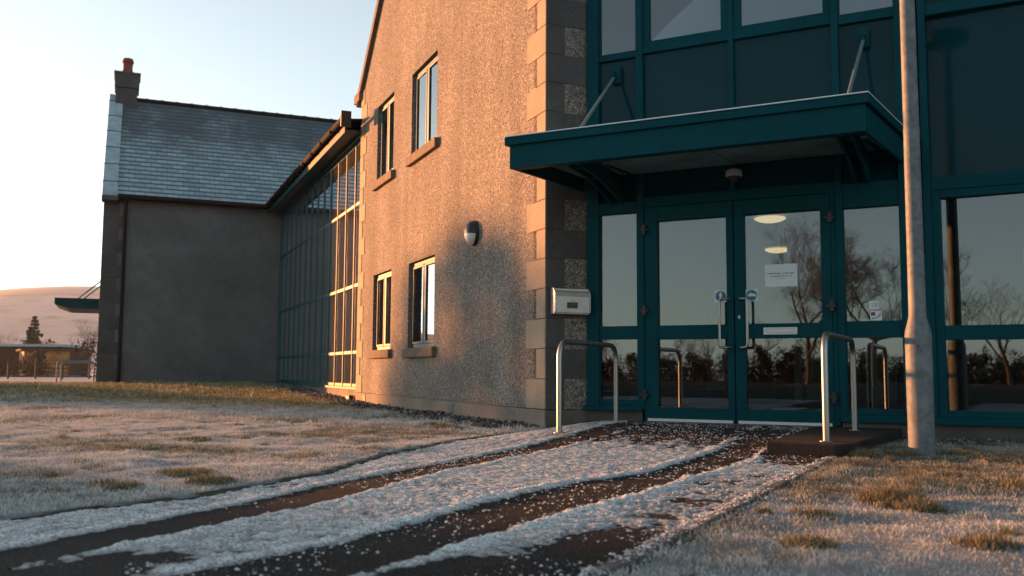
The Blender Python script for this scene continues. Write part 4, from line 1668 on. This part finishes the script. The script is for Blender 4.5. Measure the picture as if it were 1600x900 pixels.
MB().tube([(LX + .083 * math.cos(lk_a), LY + .083 * math.sin(lk_a), .745), (LX + .089 * math.cos(lk_a), LY + .089 * math.sin(lk_a), .745)], .007, 10).build('lock', 'black', t)
MB().lathe([(.05, 3.96), (.21, 3.99), (.23, 4.03), (.22, 4.08), (.10, 4.13), (.02, 4.14)], 32, mt).build('lamp_head', 'black', t, smooth=True)

# drain cover by the plinth
P = G @ Vector((8.25, .09, .0))
t = thing('drain_hopper', tuple(P), 'small black drain hopper at the foot of the sunlit plinth', 'drain')
mb = MB(G)
mb.box(8.12, 8.38, .015, .10, .02, .13)
mb.tube([(8.25, .06, .1), (8.25, .07, -.05)], .05, 12)
mb.build('hopper', 'black', t, bevel=.01)

# ================================================================== FAR LEFT: rails, fence, trees, low building, hill
def gpt(px, D):
    q = cpt(px, 578, D)
    return q


a, b = cpt(88, 596, 33), cpt(146, 596, 33)
hoop('handrail', (a.x, a.y), (b.x, b.y), .80, .026, 'far hoop handrail at the left edge of the grey wing, the wider one', 'handrail', 'distant hoop handrails beside the wing', m='galv', zb_=.06, rad=.14)
a, b = cpt(95, 594, 35.5), cpt(146, 594, 36.5)
hoop('handrail', (a.x, a.y), (b.x, b.y), .78, .03, 'far hoop handrail behind the wider one beside the grey wing', 'handrail', 'distant hoop handrails beside the wing', m='galv', zb_=.05, rad=.14)

fa, fb = cpt(-120, 592, 56), cpt(300, 592, 60)
fa.z = fb.z = -.05
t = thing('rail_fence', tuple((fa + fb) / 2), 'dark four rail fence crossing the snowy field at far left', 'fence')
n = 11
mb = MB()
for hz in (.18, .42, .68, .96):
    mb.tube([fa + Vector((0, 0, hz)), fb + Vector((0, 0, hz))], .03, 6)
mb.build('rail', 'fence', t)
for i in range(n):
    p = fa.lerp(fb, i / (n - 1))
    MB().tube([p, p + Vector((0, 0, 1.05))], .06, 6).build('post', 'fence', t)

# long low building behind the fence
q0, q1 = cpt(-160, 545, 92), cpt(98, 545, 92)
d_ = (q1 - q0)
d_.z = 0
d_.normalize()
nrm = Vector((-d_.y, d_.x, 0))
LF = frame(Vector((q0.x, q0.y, 0)), d_, nrm)
Ln = (Vector((q1.x, q1.y, 0)) - Vector((q0.x, q0.y, 0))).length
t = thing('low_building', tuple(Vector((q0.x, q0.y, 0)) + d_ * Ln / 2), 'long low building with bright roof edge behind the far hedge', 'building')
MB(LF).box(0, Ln, 0, 6, -.1, 2.75).build('wall', 'hedge', t)
MB(LF).box(-.3, Ln + .3, -.5, 6.5, 2.8, 3.05).build('roof', 'frostlead', t)
q0, q1 = cpt(38, 545, 84), cpt(92, 545, 84)
_c = math.atan2(d_.y, d_.x) + R(33)
d_ = Vector((math.cos(_c), math.sin(_c), 0))
nrm = Vector((-d_.y, d_.x, 0))
LF2 = frame(Vector((q0.x, q0.y, 0)), d_, nrm)
L2 = (Vector((q1.x, q1.y, 0)) - Vector((q0.x, q0.y, 0))).length
t = thing('timber_shed', tuple(Vector((q0.x, q0.y, 0))), 'small timber shed glowing orange in the sun behind the fence', 'shed')
M['shed'] = mat('shed_timber', (.50, .21, .07), .8, var=(1.2, (.26, .11, .04), .4, .6))
L2 *= 1.2
MB(LF2).box(0, L2, 0, 4, -.1, 2.25).build('wall', 'shed', t)
MB(LF2).box(-.3, L2 + .3, -.3, 4.3, 2.25, 2.4).build('roof', 'hedge', t)


# leafy masses and trees
def leaf_cloud(centers, radii, n, size, flat=1.0, seed=0):
    g = np.random.default_rng(seed)
    ci = g.integers(0, len(centers), n)
    c = np.asarray(centers)[ci]
    r = np.asarray(radii)[ci]
    d = g.normal(size=(n, 3))
    d /= np.linalg.norm(d, axis=1)[:, None]
    p = c + d * (r * (g.random(n) ** .45))[:, None] * np.array([1, 1, flat])
    s = size * (.6 + .8 * g.random(n))
    u = g.normal(size=(n, 3))
    u /= np.linalg.norm(u, axis=1)[:, None]
    w_ = np.cross(u, g.normal(size=(n, 3)))
    w_ /= np.linalg.norm(w_, axis=1)[:, None]
    v = np.stack([p - u * s[:, None], p + w_ * (s * .5)[:, None], p + u * s[:, None], p - w_ * (s * .5)[:, None]], 1).reshape(-1, 3)
    f = np.arange(n * 4).reshape(-1, 4)
    return v, f


def hedge_row(name, pts, h, wdt, label, cat, m='hedge', size=.22, dens=26, seed=0, kind=None):
    g = np.random.default_rng(seed)
    cs, rs = [], []
    for (a, b) in zip(pts[:-1], pts[1:]):
        a, b = np.array(a), np.array(b)
        n = max(2, int(np.linalg.norm(b - a) / (wdt * .8)))
        for i in range(n):
            p = a + (b - a) * (i + g.random()) / n
            hh = h * (.55 + .6 * g.random() ** 1.5)
            for q in np.arange(0, hh, wdt * .5):
                cs.append((p[0] + g.normal() * wdt * .25, p[1] + g.normal() * wdt * .25, q))
                rs.append(wdt * (.75 if q < hh * .7 else .5))
    v, f = leaf_cloud(cs, rs, len(cs) * dens, size, 1, seed)
    o = bulk(name, v, f, m)
    if kind:
        tag(o, kind=kind)
    else:
        tag(o, label, cat)
    return o


def bare_tree(pos, h, label, group, seed=0, spread=.75, levels=5, cat='tree', droop=0, name='bare_tree', lean=(0, 0), thick=.022, twr=1.0, dense=3):
    g = random.Random(seed)
    t = thing(name, pos, label, cat, group)
    tr, cr_ = MB(), MB()

    def grow(p, d, L, r, lv):
        pts = [p]
        q = p.copy()
        dd = d.copy()
        ns = 4
        for i in range(ns):
            dd = (dd + Vector((g.uniform(-1, 1), g.uniform(-1, 1), g.uniform(-.3, .6))) * .16).normalized()
            q = q + dd * L / ns
            pts.append(q.copy())
        rs = [max(.004, r * (1 - .45 * i / ns)) for i in range(ns + 1)]
        (tr if lv == 0 else cr_).tube(pts, rs, 7 if lv < 2 else (4 if lv < 4 else 3), cap=False)
        if lv < levels:
            nb = 3 if lv < 3 else dense
            for i in range(nb + (2 if lv == 0 else 0)):
                kk = g.randint(2, ns) if lv else g.randint(2, ns)
                b = pts[kk]
                ax = Vector((g.gauss(0, 1), g.gauss(0, 1), g.gauss(.3, .5))).normalized()
                nd = (dd * (1 - spread * .5) + ax * spread * .8 + Vector((0, 0, .12 - droop * lv))).normalized()
                grow(b, nd, L * g.uniform(.58, .8), rs[kk] * .62 * (twr if lv else 1), lv + 1)
    d0 = Vector((lean[0], lean[1], 1)).normalized()
    grow(Vector(pos), d0, h * .36, h * thick, 0)
    tr.build('trunk', 'bark', t)
    cr_.build('crown', 'bark', t)
    return t


def conifer(pos, h, r, label, group=None, seed=0):
    t = thing('conifer', pos, label, 'tree', group)
    MB().tube([Vector(pos), Vector(pos) + Vector((0, 0, h))], [h * .02, .01], 6).build('trunk', 'bark', t)
    g = np.random.default_rng(seed)
    cs, rs = [], []
    for z in np.linspace(h * .12, h * .97, 16):
        rr = r * (1 - z / h) ** .9
        for k in range(7):
            a = g.random() * 6.28
            q = rr * (.5 + .6 * g.random())
            cs.append((pos[0] + q * math.cos(a), pos[1] + q * math.sin(a), z - q * .15))
            rs.append(max(.12, rr * .38))
    v, f = leaf_cloud(cs, rs, 4500, h * .028, .5, seed)
    o = bulk('crown', v, f, 'leafdark')
    attach(o, t)
    return t


p = cpt(50, 578, 105)
conifer((p.x, p.y, -.1), 6.6, 1.9, 'dark pointed conifer above the low building at far left', seed=2)
p = cpt(131, 578, 95)
bare_tree((p.x, p.y, -.1), 6.6, 'bare spreading tree beneath the side canopy, near the grey wing', 'bare trees beyond the fence', 5, .8, 5)
p = cpt(78, 578, 110)
bare_tree((p.x, p.y, -.1), 4.8, 'low bare tree right of the pointed conifer', 'bare trees beyond the fence', 9, .9, 5)
p = cpt(6, 578, 100)
bare_tree((p.x, p.y, -.1), 5.0, 'faint bare tree at the left edge of the picture', 'bare trees beyond the fence', 14, .9, 5)
hp = [tuple(cpt(x_, 578, D_))[:2] for x_, D_ in ((-150, 72), (52, 74), (56, 82))]
hedge_row('hedge', hp, 1.9, 1.0, 'low brown hedge in front of the long low building', 'hedge', seed=4, size=.16)
hp = [tuple(cpt(x_, 578, D_))[:2] for x_, D_ in ((106, 80), (152, 82), (200, 84))]
hedge_row('hedge', hp, 3.0, 1.3, 'dark brown hedge between orange shed and grey wing', 'hedge', seed=5, size=.16)
hp = [tuple(cpt(x_, 578, D_))[:2] for x_, D_ in ((30, 100), (70, 101), (100, 99))]
hedge_row('hedge', hp, 3.6, 1.6, 'dark evergreen scrub around the foot of the conifer', 'hedge', 'leafdark', seed=6, size=.2)

# hill
hx, hy = [], []
NA, NR = 90, 16
V, F = [], []
angs = np.linspace(-75, 40, NA)            # degrees from +Y
for i, a in enumerate(angs):
    # skyline height in degrees as seen from here, peak around heading -50
    hd = a + 27.43 - 0                      # relative to view heading
    sk = 3.75 * math.exp(-((hd + 24.0) / 13.0) ** 2) + .9 * math.exp(-((hd + 45) / 9) ** 2) + .8 + .25 * (float(fbm(np.array([i * .23]), np.array([2.]), 4, 3)[0]) - .5)
    for j in range(NR):
        tt_ = j / (NR - 1)
        D = 620 + 780 * tt_
        z = math.tan(R(sk)) * 1400 * (math.sin(tt_ * math.pi / 2) ** 1.4) - 2 * (1 - tt_)
        z += 4 * (float(fbm(np.array([i * .5]), np.array([j * .6]), 3, 8)[0]) - .5) * tt_
        V.append((D * math.sin(R(a)), D * math.cos(R(a)), z))
for i in range(NA - 1):
    for j in range(NR - 1):
        F.append((i * NR + j, i * NR + j + 1, (i + 1) * NR + j + 1, (i + 1) * NR + j))
# back slope
base = len(V)
for i, a in enumerate(angs):
    V.append((1600 * math.sin(R(a)), 1600 * math.cos(R(a)), -2))
for i in range(NA - 1):
    F.append((i * NR + NR - 1, base + i, base + i + 1, (i + 1) * NR + NR - 1))
o = bulk('hills', np.array(V), np.array(F), 'hill', None, smooth=True)
tag(o, kind='structure')

# ================================================================== BEHIND THE CAMERA (seen in the glass, and shading the scene)
def mirrored(px, D):
    """ground point whose mirror image in the entrance glass appears at photo column px, D metres off"""
    q = cpt(px, 578, D)
    return (q.x, 2 * FY - q.y)


mx_, my_ = mirrored(1365, 44)
bare_tree((mx_, my_, -.05), 8.2, 'tall bare tree reflected in the right side window of the entrance', 'bare trees behind the viewer', 21, .95, 6, droop=.02, lean=(.12, 0), twr=1.1, dense=5)
mx_, my_ = mirrored(1262, 48)
bare_tree((mx_, my_, -.05), 8.6, 'bare tree reflected in the right door glass', 'bare trees behind the viewer', 23, .8, 6, dense=4)
mx_, my_ = mirrored(1480, 52)
bare_tree((mx_, my_, -.05), 6.5, 'bare tree reflected beside the lamp post reflection', 'bare trees behind the viewer', 25, .8, 5)
for i, (px, D, h) in enumerate(((1085, 70, 3.6), (1110, 64, 3.9), (950, 66, 3.8), (1190, 60, 4.2))):
    mx_, my_ = mirrored(px, D)
    bare_tree((mx_, my_, -.05), h * 1.2, ['low bare shrub tree reflected in the left door glass', 'low bare shrub tree reflected close to the door handles', 'low bare shrub tree reflected in the left side window', 'low bare shrub tree reflected below the paper notice'][i], 'bare trees behind the viewer', 30 + i, .9, 5)
hp = [mirrored(x_, D_) for x_, D_ in ((700, 74), (900, 66), (1020, 62), (1120, 60), (1230, 58), (1340, 60), (1500, 60), (1700, 66), (1900, 80))]
hedge_row('woodland', hp, 1.9, .8, None, None, 'hedge', seed=12, size=.09, dens=190, kind='stuff')
hp = [(a_ + 1.5, b_ - 4) for a_, b_ in hp]
hedge_row('woodland', hp, 3.0, .8, None, None, 'hedge', seed=13, size=.07, dens=60, kind='stuff')
for i, (px, D, h) in enumerate(((1560, 55, 2.8), (1590, 57, 3.4), (1625, 55, 3.0))):
    mx_, my_ = mirrored(px, D)
    conifer((mx_, my_, -.05), h, 1.0, ['small spruce reflected at the right edge of the glass', 'taller spruce reflected at the right edge of the glass', 'broad spruce beyond the right edge of the glass'][i], 'spruces behind the viewer', 40 + i)

# shelter belt to the west whose shadows cross the lawn, path and gable wall
XO = -46
def belt(name, y0, y1, prof, label, seed, dens=60, wdt=1.1, size=.30):
    g = np.random.default_rng(seed)
    cs, rs = [], []
    y = y0
    while y < y1:
        hh = prof(y) * (1 + .10 * (g.random() - .5))
        z = .3
        while z < hh - wdt * .3:
            cs.append((XO + g.normal() * .4, y + g.normal() * .2, z))
            rs.append(min(wdt, max(.45, hh - z)) * .8)
            z += wdt * .55
        y += wdt * .5
    v, f = leaf_cloud(cs, rs, len(cs) * dens, size, 1, seed)
    o = bulk(name, v, f, 'leafdark')
    tag(o, label, 'hedge')


belt('evergreen_belt', -16, 8.2, lambda y: 7.0, 'tall evergreen belt west of the lawn, the longer one', 61)
belt('evergreen_belt', 13.4, 17.2, lambda y: float(np.interp(y, [12.3, 13.4, 15.2, 16.2, 16.8, 17.4], [5.2, 6.3, 6.2, 5.0, 3.4, 2.6])), 'evergreen clump west of the lawn, beyond the gap', 62, dens=23, size=.32)

# car park behind the viewer (mirrored in the glass)
mb = MB()
mb.box(-60, 40, -46, -3.2, -.2, .022)
o = mb.build('car_park', 'asphalt')
tag(o, kind='structure')

# ------------------------------------------------------------------ winter haze
hz = bpy.data.materials.new('haze')
hz.use_nodes = True
n = hz.node_tree
n.nodes.clear()
oo = n.nodes.new('ShaderNodeOutputMaterial')
pv = n.nodes.new('ShaderNodeVolumePrincipled')
pv.inputs['Color'].default_value = (1.0, .97, .95, 1)
pv.inputs['Density'].default_value = .00013
pv.inputs['Anisotropy'].default_value = .35
n.links.new(pv.outputs[0], oo.inputs['Volume'])
M['haze'] = hz
o = MB().box(-1400, 1050, -950, 1800, -3.4, 150).build('haze', 'haze')
tag(o, kind='stuff')
